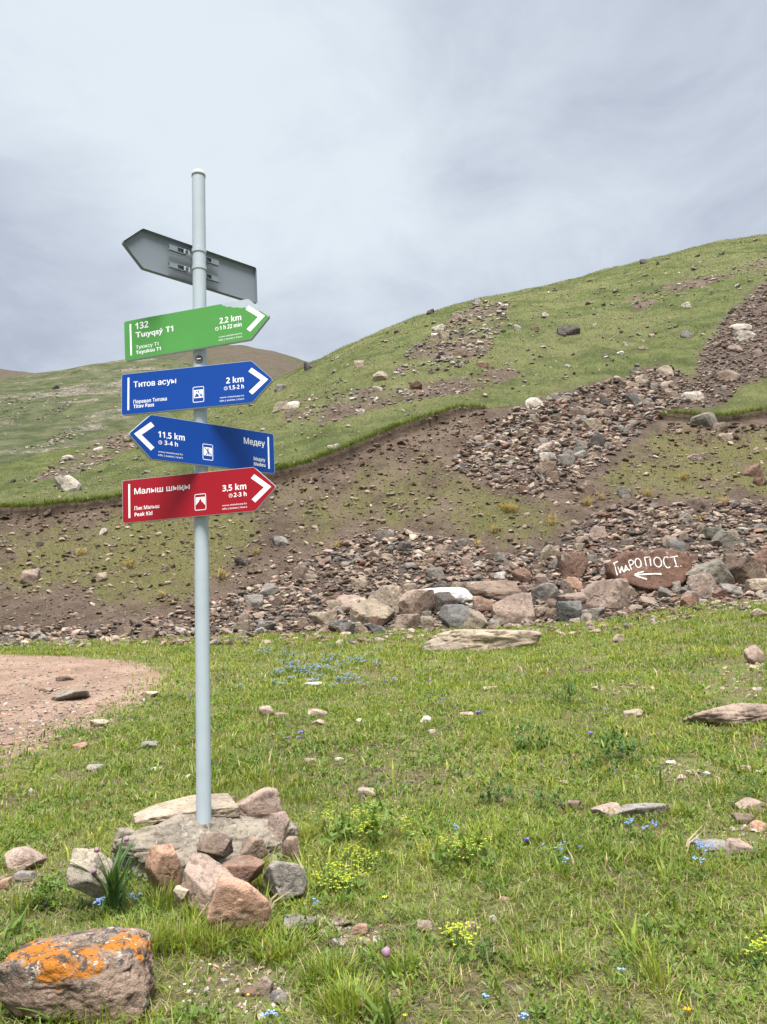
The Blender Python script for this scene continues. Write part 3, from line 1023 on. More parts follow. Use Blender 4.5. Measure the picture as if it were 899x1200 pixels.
# --- rocks on the slope above
SLOPE = [
    (667, 393, 29, 14, 'dark', 'big dark boulder alone on the upper green slope'),
    (806, 396, 14, 11, 'grey', 'grey boulder on green turf left of the stone chute'),
    (806, 360, 14, 7, 'pale', 'pale flat rock high on the green slope'),
    (639, 371, 11, 6, 'pale', 'pale small rock above and left of the big dark boulder'),
    (629, 387, 12, 6, 'brown', 'brown rock left of the big dark boulder'),
    (607, 386, 10, 8, 'grey', 'grey rock farther left of the big dark boulder'),
    (754, 309, 9, 7, 'dark', 'dark rock on the skyline of the right ridge'),
    (852, 280, 16, 6, 'dark', 'dark flat rock on the skyline near the right margin'),
    (868, 387, 28, 11, 'pale', 'pale slab at the top of the stone chute'),
    (876, 397, 28, 14, 'pale', 'second pale slab just below the top one of the chute'),
    (862, 412, 20, 10, 'pinkgrey', 'pinkish slab in the middle of the stone chute'),
    (855, 445, 30, 13, 'pinkgrey', 'broad pinkish slab low in the stone chute'),
    (782, 441, 19, 16, 'tan', 'tan block where the chute stones meet the turf'),
    (786, 457, 21, 13, 'pinkgrey', 'pinkish block below the tan block beside the turf'),
    (817, 471, 32, 13, 'pale', 'pale slab at the foot of the stone chute'),
    (627, 477, 23, 14, 'pale', 'pale grey boulder at the upper left rim of the central scree'),
    (744, 474, 21, 14, 'bluegrey', 'dark blue grey boulder near the top of the central scree'),
    (709, 474, 15, 16, 'dark', 'dark upright boulder near the top of the central scree'),
    (829, 501, 29, 21, 'greengrey', 'lichen grey boulder set in the turf ledge on the right'),
    (846, 506, 17, 12, 'tan', 'tan rock right of the lichen grey boulder'),
    (851, 516, 17, 9, 'tan', 'flat tan rock under the turf ledge'),
    (817, 539, 23, 8, 'pinkgrey', 'flat pinkish rock on bare soil under the turf ledge'),
    (886, 559, 28, 17, 'redbrown', 'reddish slab on the dry slope at the right margin'),
    (893, 569, 17, 10, 'redbrown', 'reddish rock under the reddish slab'),
    (734, 583, 18, 14, 'grey', 'grey flat boulder on the dry grass under the scree'),
    (689, 576, 26, 14, 'brown', 'brown boulder at the lowest tip of the central scree'),
    (697, 504, 21, 15, 'tan', 'tan boulder in the upper middle of the central scree'),
    (644, 541, 21, 14, 'pale', 'pale boulder in the left middle of the central scree'),
    (664, 546, 23, 15, 'grey', 'grey boulder right of the pale one in the central scree'),
    (682, 539, 17, 13, 'grey', 'grey lumpy boulder right of the grey pair in the central scree'),
    (642, 554, 23, 14, 'brown', 'brown boulder below the pale one in the central scree'),
    (649, 565, 17, 14, 'brown', 'lower brown boulder near the foot of the central scree'),
    (640, 528, 19, 12, 'pinkgrey', 'pinkish boulder above the pale one in the central scree'),
    (702, 522, 17, 14, 'dark', 'dark boulder below the tan one in the central scree'),
    (446, 446, 19, 14, 'tan', 'biggest tan boulder on the left part of the green slope'),
    (362, 433, 13, 11, 'dark', 'dark boulder on the lower skyline beside the brown hill'),
    (505, 368, 10, 7, 'dark', 'black rock on the skyline of the middle ridge'),
    (560, 356, 8, 9, 'grey', 'grey upright rock on the skyline of the middle ridge'),
    (488, 456, 15, 10, 'redbrown', 'reddish rock right of the biggest tan boulder on the slope'),
    (540, 418, 18, 11, 'brown', 'brown rock at the foot of the upper outcrop'),
    (566, 431, 15, 9, 'pink', 'pinkish rock right of the upper outcrop'),
    (329, 481, 22, 12, 'tan', 'tan rock right of the blue sign tips'),
    (343, 478, 17, 10, 'pale', 'pale rock touching the tan one right of the blue signs'),
    (423, 485, 10, 7, 'pale', 'small pale rock in smooth turf above the turf edge'),
    (443, 459, 12, 7, 'pale', 'small pale flat rock below the biggest tan boulder'),
    (391, 528, 15, 7, 'pale', 'pale flat rock just above the dark turf edge'),
    (328, 458, 15, 9, 'grey', 'grey rock right of the upper blue sign'),
    (514, 386, 17, 7, 'pale', 'pale flat rock on the left of the upper outcrop'),
    (521, 396, 13, 9, 'tan', 'tan rock below the pale flat one of the upper outcrop'),
    (537, 376, 15, 11, 'pinkgrey', 'pinkish rock at the top of the upper outcrop'),
    (421, 430, 13, 10, 'tan', 'tan rock near the ridge above the biggest tan boulder'),
    (78, 574, 32, 18, 'pale', 'split pale slab in the turf left of the signs'),
    (65, 456, 9, 5, 'dark', 'small dark rock high on the far left hillside'),
    (115, 528, 13, 6, 'pale', 'pale rock in the stone band left of the signs'),
    (78, 538, 12, 6, 'pale', 'pale rock below the stone band left of the signs'),
    (13, 566, 9, 5, 'dark', 'small dark rock in turf at the left margin'),
    (150, 518, 11, 7, 'tan', 'tan rock beside the tip of the lower blue sign'),
    (733, 405, 7, 5, 'pale', 'tiny pale rock in the middle of the bright green slope'),
    (728, 416, 8, 5, 'white', 'whitest tiny rock in the bright green slope'),
    (755, 410, 12, 5, 'tan', 'flat tan rock in the bright green slope'),
    (765, 395, 8, 5, 'tan', 'small tan rock near the two shrubs on the slope'),
]
for u, v, w, h, tn, lb in SLOPE:
    put('boulder', u, v, w, h, tn, lb, sub=3, p=26, planes=10, rough=0.05, depth=0.8, sink=0.4, mat=M['boulder'], smooth=False)

# --- the painted boulder
def zpx(p):                                # the boulder was measured on an enlargement of the photograph
    return 710 + p[0] / 8.173, 630 + p[1] / 8.173


OUT = [(58, 240), (48, 330), (90, 400), (170, 440), (250, 470), (340, 500), (500, 510), (620, 480), (720, 450), (800, 380), (862, 280), (868, 190), (825, 145), (720, 108), (600, 92), (520, 100), (460, 118), (330, 108), (210, 133), (130, 185)]
pb, _n = hit(760, 696)
YB = pb.y
ring = []
for i in range(len(OUT)):
    p, q = np.array(OUT[i]), np.array(OUT[(i + 1) % len(OUT)])
    for k in range(5):
        ring.append(p + (q - p) * k / 5)
ring = np.array(ring)
uc, vc = 760.0, 668.0
s_ = YB / F
pos0 = Vector((ae(uc, vc)[0] * YB, YB, HC + ae(uc, vc)[1] * YB))
cr, sr = math.cos(-RO), math.sin(-RO)


def loc2(p):                               # enlargement -> local (x, z), with the roll of the camera undone
    u, v = zpx(p)
    x, z = (u - uc) * s_, (vc - v) * s_
    return x * cr - z * sr, x * sr + z * cr


rl = np.array([loc2(p) for p in ring])
nr_ = len(rl)
layers = [(0.06, 0.0), (0.25, 0), (0.45, 0), (0.65, 0), (0.80, 0), (0.90, 0.0), (0.965, 0.025), (1.0, 0.11), (1.0, 0.40), (0.95, 0.75), (0.80, 1.0), (0.4, 1.15), (0.05, 1.2)]
Vb = []
for sc_, dy in layers:
    for x, z in rl:
        Vb.append((x * sc_, dy + 0.30 * z * sc_, z * sc_))
Vb = np.array(Vb)
# the right end of the face is broken back at a slant
xr = float(rl[:, 0].max())
front = Vb[:, 1] < 0.5
Vb[:, 1] += np.where(front, 0.9 * np.clip(Vb[:, 0] - xr * 0.84, 0, None), 0)
dn = fbm(Vb + 5, 0.9, 4, 5)
dn2 = fbm(Vb + 9, 0.22, 4, 6)
Vb[:, 1] += 0.09 * dn + 0.05 * dn2
Vb[:, 2] += 0.05 * dn2
Vb[:, 0] += 0.04 * dn
nl = len(layers)
qi = []
for a_ in range(nl - 1):
    for b_ in range(nr_):
        c_ = (b_ + 1) % nr_
        qi.append((a_ * nr_ + b_, (a_ + 1) * nr_ + b_, (a_ + 1) * nr_ + c_, a_ * nr_ + c_))
Fb = np.array(qi)
Vb = np.concatenate([Vb, [Vb[:nr_].mean(0)], [Vb[-nr_:].mean(0)]])
caps = [np.array([(len(Vb) - 2, i, (i + 1) % nr_) for i in range(nr_)]), np.array([(len(Vb) - 1, (nl - 1) * nr_ + (i + 1) % nr_, (nl - 1) * nr_ + i) for i in range(nr_)])]
pboul = obj('painted_boulder', mesh_np('painted_boulder', Vb, [Fb] + caps, M['boulder'], True), None, pos0)
pboul.color = (*TINT['paintrock'], 1)
tag(pboul, 'rust brown boulder with white painted lettering and an arrow pointing left', 'boulder')
pbt = BVHTree.FromPolygons([tuple(p) for p in Vb.tolist()], [tuple(f) for f in Fb.tolist()] + [tuple(f) for c in caps for f in c.tolist()])


def ell(cx, cy, rx, ry):
    return [(cx + rx * math.cos(k * math.pi / 9 - 1.5), cy + ry * math.sin(k * math.pi / 9 - 1.5)) for k in range(19)]


STROKES = [[(82, 246), (130, 224)], [(90, 246), (106, 362)], [(120, 272), (136, 340)], [(136, 340), (158, 274)], [(158, 274), (170, 330)],
           [(184, 312), (200, 262), (214, 306)], [(176, 316), (224, 302)], [(176, 316), (182, 332)], [(224, 302), (228, 318)],
           [(232, 222), (250, 305)], [(232, 220), (262, 208), (280, 226), (272, 250), (242, 264)], ell(322, 240, 28, 44),
           [(394, 272), (389, 184)], [(386, 186), (444, 181)], [(440, 182), (437, 270)], ell(508, 232, 35, 48),
           [(614, 192), (600, 180), (578, 186), (564, 215), (566, 258), (584, 288), (600, 290), (618, 278)],
           [(628, 187), (710, 172)], [(668, 180), (678, 276)], [(656, 276), (700, 279)], [(715, 268), (728, 276)]]
ARROW = [[(526, 351), (470, 347), (400, 350), (268, 358)], [(268, 358), (310, 338), (360, 325)], [(268, 358), (320, 380), (378, 400)]]


def painted(name, strokes, w):
    V, Q = [], []
    r = random.Random(5)
    for st in strokes:
        pts = [np.array(st[0], float)]
        for p, q in zip(st[:-1], st[1:]):
            p, q = np.array(p, float), np.array(q, float)
            n = max(2, int(np.linalg.norm(q - p) / 5))
            for k in range(1, n + 1):
                pts.append(p + (q - p) * k / n)
        start = len(V)
        m = len(pts)
        for k, p in enumerate(pts):
            tn = pts[min(k + 1, m - 1)] - pts[max(k - 1, 0)]
            tn = tn / (np.linalg.norm(tn) + 1e-9)
            nn = np.array([-tn[1], tn[0]])
            ww = w * r.uniform(0.42, 0.58)
            for s in (-1, -0.33, 0.33, 1):
                x, z = loc2(p + nn * ww * s)
                h, hn, hi, hd = pbt.ray_cast(Vector((x, -3, z)), Vector((0, 1, 0)))
                V.append((x, (h.y if h else 0) - 0.008, z))
        for k in range(m - 1):
            for j in range(3):
                a_ = start + k * 4 + j
                Q.append((a_, a_ + 1, a_ + 5, a_ + 4))
    return obj(name, mesh_np(name, V, [np.array(Q)], M['paint'], True), pboul)


painted('painted_lettering', STROKES, 10)
painted('painted_arrow', ARROW, 13.5)
footprints.append((pos0.x, pos0.y + 0.5, 1.0, 0.6))

# --- blocks of the scree one can tell apart, then the loose rubble between them
def in_poly_samples(poly, n, seed):
    r = np.random.default_rng(seed)
    P = np.array(poly, float)
    lo, hi = P.min(0), P.max(0)
    out = np.zeros((0, 2))
    while len(out) < n:
        q = r.uniform(lo, hi, (n * 3, 2))
        out = np.concatenate([out, q[inpoly(q[:, 0], q[:, 1], poly)]])
    return out[:n]


SCT = ['pinkgrey', 'grey', 'brown', 'tan', 'dark', 'redbrown', 'bluegrey']
WORD = {'pinkgrey': 'pinkish grey', 'grey': 'grey', 'brown': 'brown', 'tan': 'tan', 'dark': 'dark', 'redbrown': 'reddish brown', 'bluegrey': 'blue grey'}
FOOTIN = [(240, 742), (300, 690), (390, 645), (440, 622), (520, 634), (590, 654), (640, 644), (690, 610), (740, 594), (820, 596), (895, 592), (895, 700), (700, 730), (400, 745)]
auto = [(FIELD, 62, 9, 17, 'central scree on the slope', 301), (FOOTIN, 96, 10, 22, 'stone heap at the foot of the slope', 302), (CHUTE, 16, 8, 13, 'stone chute high on the right', 303)]
for poly, n, lo, hi, where, sd in auto:
    r = np.random.default_rng(sd)
    for (u, v) in in_poly_samples(poly, n, sd):
        if u > 905:
            continue
        w = r.uniform(lo, hi)
        tn = SCT[r.choice(len(SCT), p=[.26, .22, .18, .14, .08, .08, .04])]
        put('scree_block', u, v, w, w * r.uniform(0.5, 0.8), tn, f'{WORD[tn]} angular block loose in the {where}',
            group=f'{WORD[tn]} blocks of the {where}', seed=int(r.integers(9999)), sub=2, sink=0.45)

rub = [rock_shape(800 + k, 2, 7, 60, 0.03, cracks=0, hmin=.38) for k in range(20)]


def rubble(name, UV, wpx, tints, label_kind='stuff', sink=0.30):
    r = np.random.default_rng(len(UV))
    Vs, Fs, Cs, off = [], [], [], 0
    for (u, v), w in zip(UV, wpx):
        pos, nrm = hit(u, v)
        if pos is None:
            continue
        s = w * pos.y / F
        V, Fc = rub[r.integers(len(rub))]
        dims = s * np.array([1.0, r.uniform(.6, 1.0), r.uniform(.28, .62)])
        Mx = np.array(Matrix.Rotation(r.uniform(0, 6.28), 3, 'Z') @ Matrix.Rotation(r.normal(0, .3), 3, 'X') @ Matrix.Rotation(r.normal(0, .3), 3, 'Y'))
        W = (V * dims) @ Mx.T + np.array([pos.x, pos.y, pos.z + dims[2] * (0.5 - sink)])
        Vs.append(W)
        Fs.append(Fc + off)
        off += len(V)
        c = np.array(TINT[tints[r.integers(len(tints))]]) * (r.uniform(.5, 1.08) if name != 'gravel' else r.uniform(.55, 1.0))
        Cs.append(np.repeat(c[None], len(V), 0))
    me = mesh_np(name, np.concatenate(Vs), [np.concatenate(Fs)], M['rubble'], False, np.concatenate(Cs))
    return tag(obj(name, me), kind=label_kind)


def powsize(r, n, lo, hi, k=2.2):
    q = r.uniform(size=n)
    return (lo ** (1 - k) + q * (hi ** (1 - k) - lo ** (1 - k))) ** (1 / (1 - k))


BANKALL = [(-220, 760), (-220, 640), (0, 615), (150, 600), (330, 575), (400, 545), (480, 515), (560, 485), (650, 560), (720, 540), (790, 500), (905, 495), (1100, 490), (1100, 715), (899, 710), (700, 735), (400, 752)]
GREENALL = [(-100, 590), (0, 560), (100, 530), (250, 480), (340, 445), (420, 402), (480, 377), (560, 354), (700, 322), (840, 286), (905, 278), (905, 440), (760, 430), (560, 474), (480, 500), (400, 530), (330, 556), (145, 582), (0, 596)]
rr = np.random.default_rng(77)
TINT['earth'] = (.125, .092, .065)
uvs, ws = [], []
for poly, n, lo, hi, k, sd in [(FIELD, 2600, 3, 13, 1.6, 1), (CHUTE, 2600, 2.2, 7, 2.0, 2), (FOOT, 9500, 2.8, 14, 1.75, 3), ]:
    p = in_poly_samples(poly, n, 400 + sd)
    uvs.append(p)
    ws.append(powsize(rr, n, lo, hi, k))
dark = ['pinkgrey', 'grey', 'brown', 'brown', 'tan', 'dark', 'redbrown', 'pinkgrey']
rubble('bank_stones', (pb_ := in_poly_samples(BANKALL, 12000, 404)), powsize(rr, 12000, 1.5, 9, 2.4), ['earth', 'brown', 'tan', 'pinkgrey', 'earth', 'brown'])
rubble('scree_rubble', np.concatenate(uvs), np.concatenate(ws), dark)
# clods of earth and turf that broke off the edge
le = np.array([(u, v) for u, v, d in [(-60, 606, 0), (60, 604, 0), (145, 592, 0), (250, 579, 0), (330, 566, 0), (365, 555, 0), (400, 542, 0), (440, 524, 0), (480, 510, 0), (520, 496, 0), (560, 484, 0)]], float)
ud = rr.uniform(-60, 570, 330)
vd = np.interp(ud, le[:, 0], le[:, 1]) + np.abs(rr.normal(0, 9, 330)) - 2
u2 = rr.uniform(780, 960, 170)
TINT['earth'], TINT['darkearth'] = (.125, .092, .065), (.080, .060, .042)
rubble('turf_clods', np.concatenate([np.stack([ud, vd], 1), np.stack([u2, 497 + np.abs(rr.normal(0, 7, 170))], 1)]), powsize(rr, 500, 2.5, 10, 2.0), ['earth', 'darkearth', 'earth', 'brown'])
uvs, ws = [], []
for poly, n, lo, hi, k, sd in [(TERRACE, 170, 1.8, 5, 2.1, 15), (OUTCROP, 420, 2.5, 11, 1.9, 5), (STREAK, 330, 2.2, 8, 2.1, 6), (LEFTROCK, 150, 2.5, 8, 2.0, 7), (GREENALL, 1500, 1.6, 9, 2.4, 8)]:
    uvs.append(in_poly_samples(poly, n, 400 + sd))
    ws.append(powsize(rr, n, lo, hi, k))
for poly, n, lo, hi, k, sd in [([(-10, 470), (40, 462), (78, 458), (60, 474), (20, 492), (-10, 505)], 130, 1.6, 4, 2.3, 9), ([(40, 492), (60, 478), (95, 464), (90, 472), (55, 492)], 70, 1.5, 4, 2.3, 10), ([(30, 525), (70, 508), (110, 500), (90, 514), (50, 528)], 90, 2, 5, 2.2, 11), ([(0, 445), (140, 425), (245, 425), (250, 480), (0, 540)], 260, 1.4, 4, 2.6, 12)]:
    uvs.append(in_poly_samples(poly, n, 400 + sd))
    ws.append(powsize(rr, n, lo, hi, k))
rubble('turf_stones', np.concatenate(uvs), np.concatenate(ws), ['pale', 'tan', 'pinkgrey', 'grey', 'grey'])
PATHW = [(-150, 900), (0, 890), (60, 874), (105, 856), (150, 834), (176, 813), (192, 796), (186, 783), (150, 776), (80, 771), (0, 769), (-150, 771)]
BARE = [[(225, 1125), (330, 1135), (345, 1185), (300, 1195), (215, 1190)], [(-10, 1028), (45, 1020), (60, 1040), (-10, 1062)], [(770, 893), (840, 893), (838, 925), (775, 925)], [(365, 1072), (450, 1085), (440, 1108), (380, 1100)], [(810, 975), (899, 965), (899, 1005), (815, 1008)], [(700, 800), (760, 797), (770, 812), (700, 818)], [(800, 790), (899, 770), (899, 815), (850, 830)]]
uvs, ws = [], []
p = in_poly_samples(PATHW, 3600, 431)
p = p + np.random.default_rng(3).normal(0, 1, p.shape) * np.array([15, 5])
uvs.append(p)
ws.append(powsize(rr, len(p), 1.8, 7, 2.6) * np.clip(0.45 + (p[:, 1] - 765) / 130, .45, 1.1))
for k, b in enumerate(BARE):
    n = 330 if k < 2 else 130
    uvs.append(in_poly_samples(b, n, 440 + k))
    ws.append(powsize(rr, n, 1.6, 9, 2.4))
p = in_poly_samples([(0, 900), (200, 800), (899, 740), (899, 1200), (0, 1200)], 330, 460)
uvs.append(p)
ws.append(powsize(rr, len(p), 2.5, 8, 2.4))
rubble('gravel', np.concatenate(uvs), np.concatenate(ws), ['pinkgrey', 'pinkgrey', 'tan', 'pale', 'grey', 'pink'])

# ------------------------------------------------------------------ the signpost
PR = 0.0398
SH, SL, ST = 0.25, 0.797, 0.12
post = empty('signpost', (PX, PY, PZB))
tag(post, 'tall grey metal signpost carrying five pointed trail signs', 'signpost')
PHT = PZT - PZB


def lathe(bm, prof, n=40, cx=0, cy=0):
    rings = []
    for r_, z in prof:
        rings.append([bm.verts.new((cx + r_ * math.cos(2 * math.pi * k / n), cy + r_ * math.sin(2 * math.pi * k / n), z)) for k in range(n)])
    for a_, b_ in zip(rings[:-1], rings[1:]):
        for k in range(n):
            bm.faces.new((a_[k], a_[(k + 1) % n], b_[(k + 1) % n], b_[k]))
    bm.faces.new(rings[0][::-1])
    bm.faces.new(rings[-1])


bm = bmesh.new()
lathe(bm, [(PR, -0.25), (PR, -0.249), (PR, -0.24), (PR, 0.3), (PR, 1.2), (PR, 2.4), (PR, PHT - 0.016), (PR, PHT - 0.0125), (PR, PHT - 0.012), (PR - 0.002, PHT - 0.012)])
pole = bm_obj('pole', bm, M['metal'], post, None, True)
for p_ in pole.data.polygons:
    p_.use_smooth = len(p_.vertices) == 4
bm = bmesh.new()
lathe(bm, [(PR + 0.0025, PHT - 0.020), (PR + 0.0025, PHT - 0.006), (PR * 0.93, PHT + 0.008), (PR * 0.70, PHT + 0.018), (PR * 0.35, PHT + 0.023), (0.002, PHT + 0.024)])
capo = bm_obj('pole_cap', bm, M['metal'], pole, None, True)
bm = bmesh.new()
lathe(bm, [(0.022, 0), (0.024, 0.003), (0.024, 0.007), (0.019, 0.009), (0.017, 0.006), (0.002, 0.006)], 28)
plug = bm_obj('pole_plug', bm, plain_mat('plug_rubber', (0.11, 0.10, 0.085), 0.6), pole, None, True)
plug.rotation_euler = (R(90), 0, 0)
plug.location = (0.004, -PR + 0.003, 1.675 + HC - PZB)
bm = bmesh.new()
bmesh.ops.create_cube(bm, size=1, matrix=Matrix.Translation((0, 0, 0.0105)) @ Matrix.Diagonal((0.022, 0.005, 0.004, 1)))
slot = bm_obj('plug_slot', bm, M['white'], plug)
slot.parent = pole
slot.rotation_euler = plug.rotation_euler
slot.location = plug.location

def prism(bm, pts, y0_, y1_):
    f0 = [bm.verts.new((x, y0_, z)) for x, z in pts]
    f1 = [bm.verts.new((x, y1_, z)) for x, z in pts]
    bm.faces.new(f0)
    bm.faces.new(f1[::-1])
    n = len(pts)
    for k in range(n):
        bm.faces.new((f0[k], f0[(k + 1) % n], f1[(k + 1) % n], f1[k]))


def box(bm, x0, x1, y0_, y1_, z0_, z1_):
    prism(bm, [(x0, z0_), (x1, z0_), (x1, z1_), (x0, z1_)], y0_, y1_)


def inset(pts, d):
    n = len(pts)
    out = []
    for k in range(n):
        p0, p1, p2 = (np.array(pts[(k + j) % n], float) for j in (-1, 0, 1))
        a_, b_ = (p1 - p0), (p2 - p1)
        a_, b_ = a_ / np.linalg.norm(a_), b_ / np.linalg.norm(b_)
        na, nb = np.array([-a_[1], a_[0]]), np.array([-b_[1], b_[0]])
        m_ = na + nb
        m_ = m_ / (m_ @ m_) * 2
        out.append(tuple(p1 + m_ * d))
    return out


def board_outline(d):
    r_ = 0.012
    c = [(-SL / 2, -SH / 2 + r_), (-SL / 2 + r_ * .3, -SH / 2 + r_ * .3), (-SL / 2 + r_, -SH / 2), (SL / 2 - .006, -SH / 2), (SL / 2 + .006, -SH / 2 + .009), (SL / 2 + ST - .004, -.006), (SL / 2 + ST - .004, .006), (SL / 2 + .006, SH / 2 - .009), (SL / 2 - .006, SH / 2), (-SL / 2 + r_, SH / 2), (-SL / 2 + r_ * .3, SH / 2 - r_ * .3), (-SL / 2, SH / 2 - r_)]
    if d < 0:
        c = [(-x, z) for x, z in c][::-1]
    return c


def sans(ch):
    """the upright bold sans letter forms"""
    o_ = ord(ch)
    if 65 <= o_ <= 90:
        return chr(0x1D5D4 + o_ - 65)
    if 97 <= o_ <= 122:
        return chr(0x1D5EE + o_ - 97)
    if 48 <= o_ <= 57:
        return chr(0x1D7EC + o_ - 48)
    return ch


def text_verts(s, cap, width=None, align='L', bold=0.022):
    plain = bold == 0 or 'ı' in s
    cyr = any(0x400 <= ord(ch) <= 0x52F for ch in s)
    cu = bpy.data.curves.new('txt', 'FONT')
    cu.body = s if cyr or plain else ''.join(sans(ch) for ch in s)
    cu.size = 1.0
    cu.offset = 0.02 if 'ı' in s else 0.0
    cu.fill_mode = 'FRONT'
    cu.extrude = 0.0
    cu.resolution_u = 3
    o = bpy.data.objects.new('txt', cu)
    col.objects.link(o)
    dg = bpy.context.evaluated_depsgraph_get()
    me = bpy.data.meshes.new_from_object(o.evaluated_get(dg))
    V = np.array([v.co[:] for v in me.vertices])
    Fc = [tuple(p.vertices) for p in me.polygons]
    bpy.data.objects.remove(o)
    bpy.data.meshes.remove(me)
    bpy.data.curves.remove(cu)
    k = cap / 0.70
    V = V * k
    x0, x1 = V[:, 0].min(), V[:, 0].max()
    if width:
        V[:, 0] = (V[:, 0] - x0) * width / (x1 - x0)
    else:
        V[:, 0] -= x0
    if align == 'R':
        V[:, 0] -= V[:, 0].max()
    V[:, 2] = 0
    if cyr and bold > 0:       # thicken the strokes: the same letters again, a hair to the side and a hair nearer
        n, all_v, all_f = len(V), [V], list(Fc)
        for q, (dx, dz_) in enumerate(((.018, 0), (-.018, 0), (0, .02))):
            W = V.copy()
            W[:, 0] += dx * cap
            W[:, 1] += dz_ * cap
            W[:, 2] = -0.00006 * (q + 1)
            all_v.append(W)
            all_f += [tuple(i + n * (q + 1) for i in f) for f in Fc]
        V, Fc = np.concatenate(all_v), all_f
    return V, Fc


def face_mesh(name, items, mat, parent, depth=0.0):
    """flat white markings on the face: items of (V, faces) already placed in the board's x, z"""
    Vs, off = [], 0
    byk = {}
    for V, Fc in items:
        Vs.append(np.stack([V[:, 0], depth + V[:, 2], V[:, 1]], 1))
        for f in Fc:
            byk.setdefault(len(f), []).append([i + off for i in f])
        off += len(V)
    me = mesh_np(name, np.concatenate(Vs), [np.array(v) for v in byk.values()], mat)
    return obj(name, me, parent)


def poly2(pts):
    return np.array([(x, z, 0) for x, z in pts], float), [tuple(range(len(pts)))]


def rrect(x0, x1, z0_, z1_, r_, n=4):
    out = []
    for cx, cz, a0 in ((x1 - r_, z1_ - r_, 0), (x0 + r_, z1_ - r_, 90), (x0 + r_, z0_ + r_, 180), (x1 - r_, z0_ + r_, 270)):
        for k in range(n + 1):
            a_ = R(a0 + 90 * k / n)
            out.append((cx + r_ * math.cos(a_), cz + r_ * math.sin(a_)))
    return out


def frame_items(outer, t_):
    inner = inset(outer, t_)
    n = len(outer)
    V = np.array([(x, z, 0) for x, z in outer + inner], float)
    return V, [(k, (k + 1) % n, n + (k + 1) % n, n + k) for k in range(n)]


def shift(vf, x, z):
    V, Fc = vf
    V = V.copy()
    V[:, 0] += x
    V[:, 1] += z
    return V, Fc


def clock(x, z, r_):
    outer = [(x + r_ * math.cos(k * math.pi / 9), z + r_ * math.sin(k * math.pi / 9)) for k in range(18)]
    w_ = 0.0022
    return [frame_items(outer, 0.0026), poly2([(x - w_ / 2, z), (x + w_ / 2, z), (x + w_ / 2, z + r_ * .65), (x - w_ / 2, z + r_ * .65)]), poly2([(x + w_ / 2, z - w_), (x + r_ * .6, z - w_), (x + r_ * .6, z), (x + w_ / 2, z)])]


def clamp(parent, zc, side, detail=True):
    """a channel on the back of the board and the steel band round the pole; the pole's axis is at y = side * (PR + 0.03)"""
    ya = side * (PR + 0.03)
    s = 1 if side > 0 else -1

    def bx(b, x0, x1, a_, c, z0_, z1_):
        lo, hi = sorted((a_ * s, c * s))
        box(b, x0, x1, lo, hi, z0_, z1_)
    b = bmesh.new()
    bx(b, -0.170, 0.170, 0.0028, 0.0042, zc - 0.0131, zc + 0.0131)
    for sx in (-1, 1):
        x0, x1 = sorted((sx * 0.060, sx * 0.170))
        bx(b, x0, x1, 0.003, 0.020, zc + 0.013, zc + 0.017)
        bx(b, x0, x1, 0.003, 0.020, zc - 0.017, zc - 0.013)
        e0, e1 = sorted((sx * 0.115, sx * 0.1695))
        bx(b, e0, e1, 0.0165, 0.0195, zc - 0.0128, zc + 0.0128)
    cl = bm_obj('clamp', b, M['back_metal'], parent)
    b = bmesh.new()
    n = 36
    for r0, r1 in ((PR + 0.0005, PR + 0.004),):
        vs = []
        for k in range(n):
            c_, s__ = math.cos(2 * math.pi * k / n), math.sin(2 * math.pi * k / n)
            vs.append([b.verts.new((r * c_, ya + r * s__, zc + z)) for r, z in ((r0, -.011), (r1, -.011), (r1, .011), (r0, .011))])
        for k in range(n):
            for j in range(4):
                b.faces.new((vs[k][j], vs[(k + 1) % n][j], vs[(k + 1) % n][(j + 1) % 4], vs[k][(j + 1) % 4]))
    for sx in (-1, 1):
        x0, x1 = sorted((sx * (PR - 0.002), sx * (PR + 0.036)))
        bx(b, x0, x1, 0.0205, 0.0255, zc - 0.014, zc + 0.014)
    bm_obj('band', b, M['metal'], parent)
    b = bmesh.new()
    for sx in (-1, 1):
        mt = Matrix.Translation((sx * (PR + 0.020), s * 0.031, zc)) @ Matrix.Rotation(R(90), 4, 'X')
        bmesh.ops.create_cone(b, cap_ends=True, segments=6, radius1=0.0095, radius2=0.0095, depth=0.010, matrix=mt)
    bm_obj('bolt', b, M['bolt'], parent)


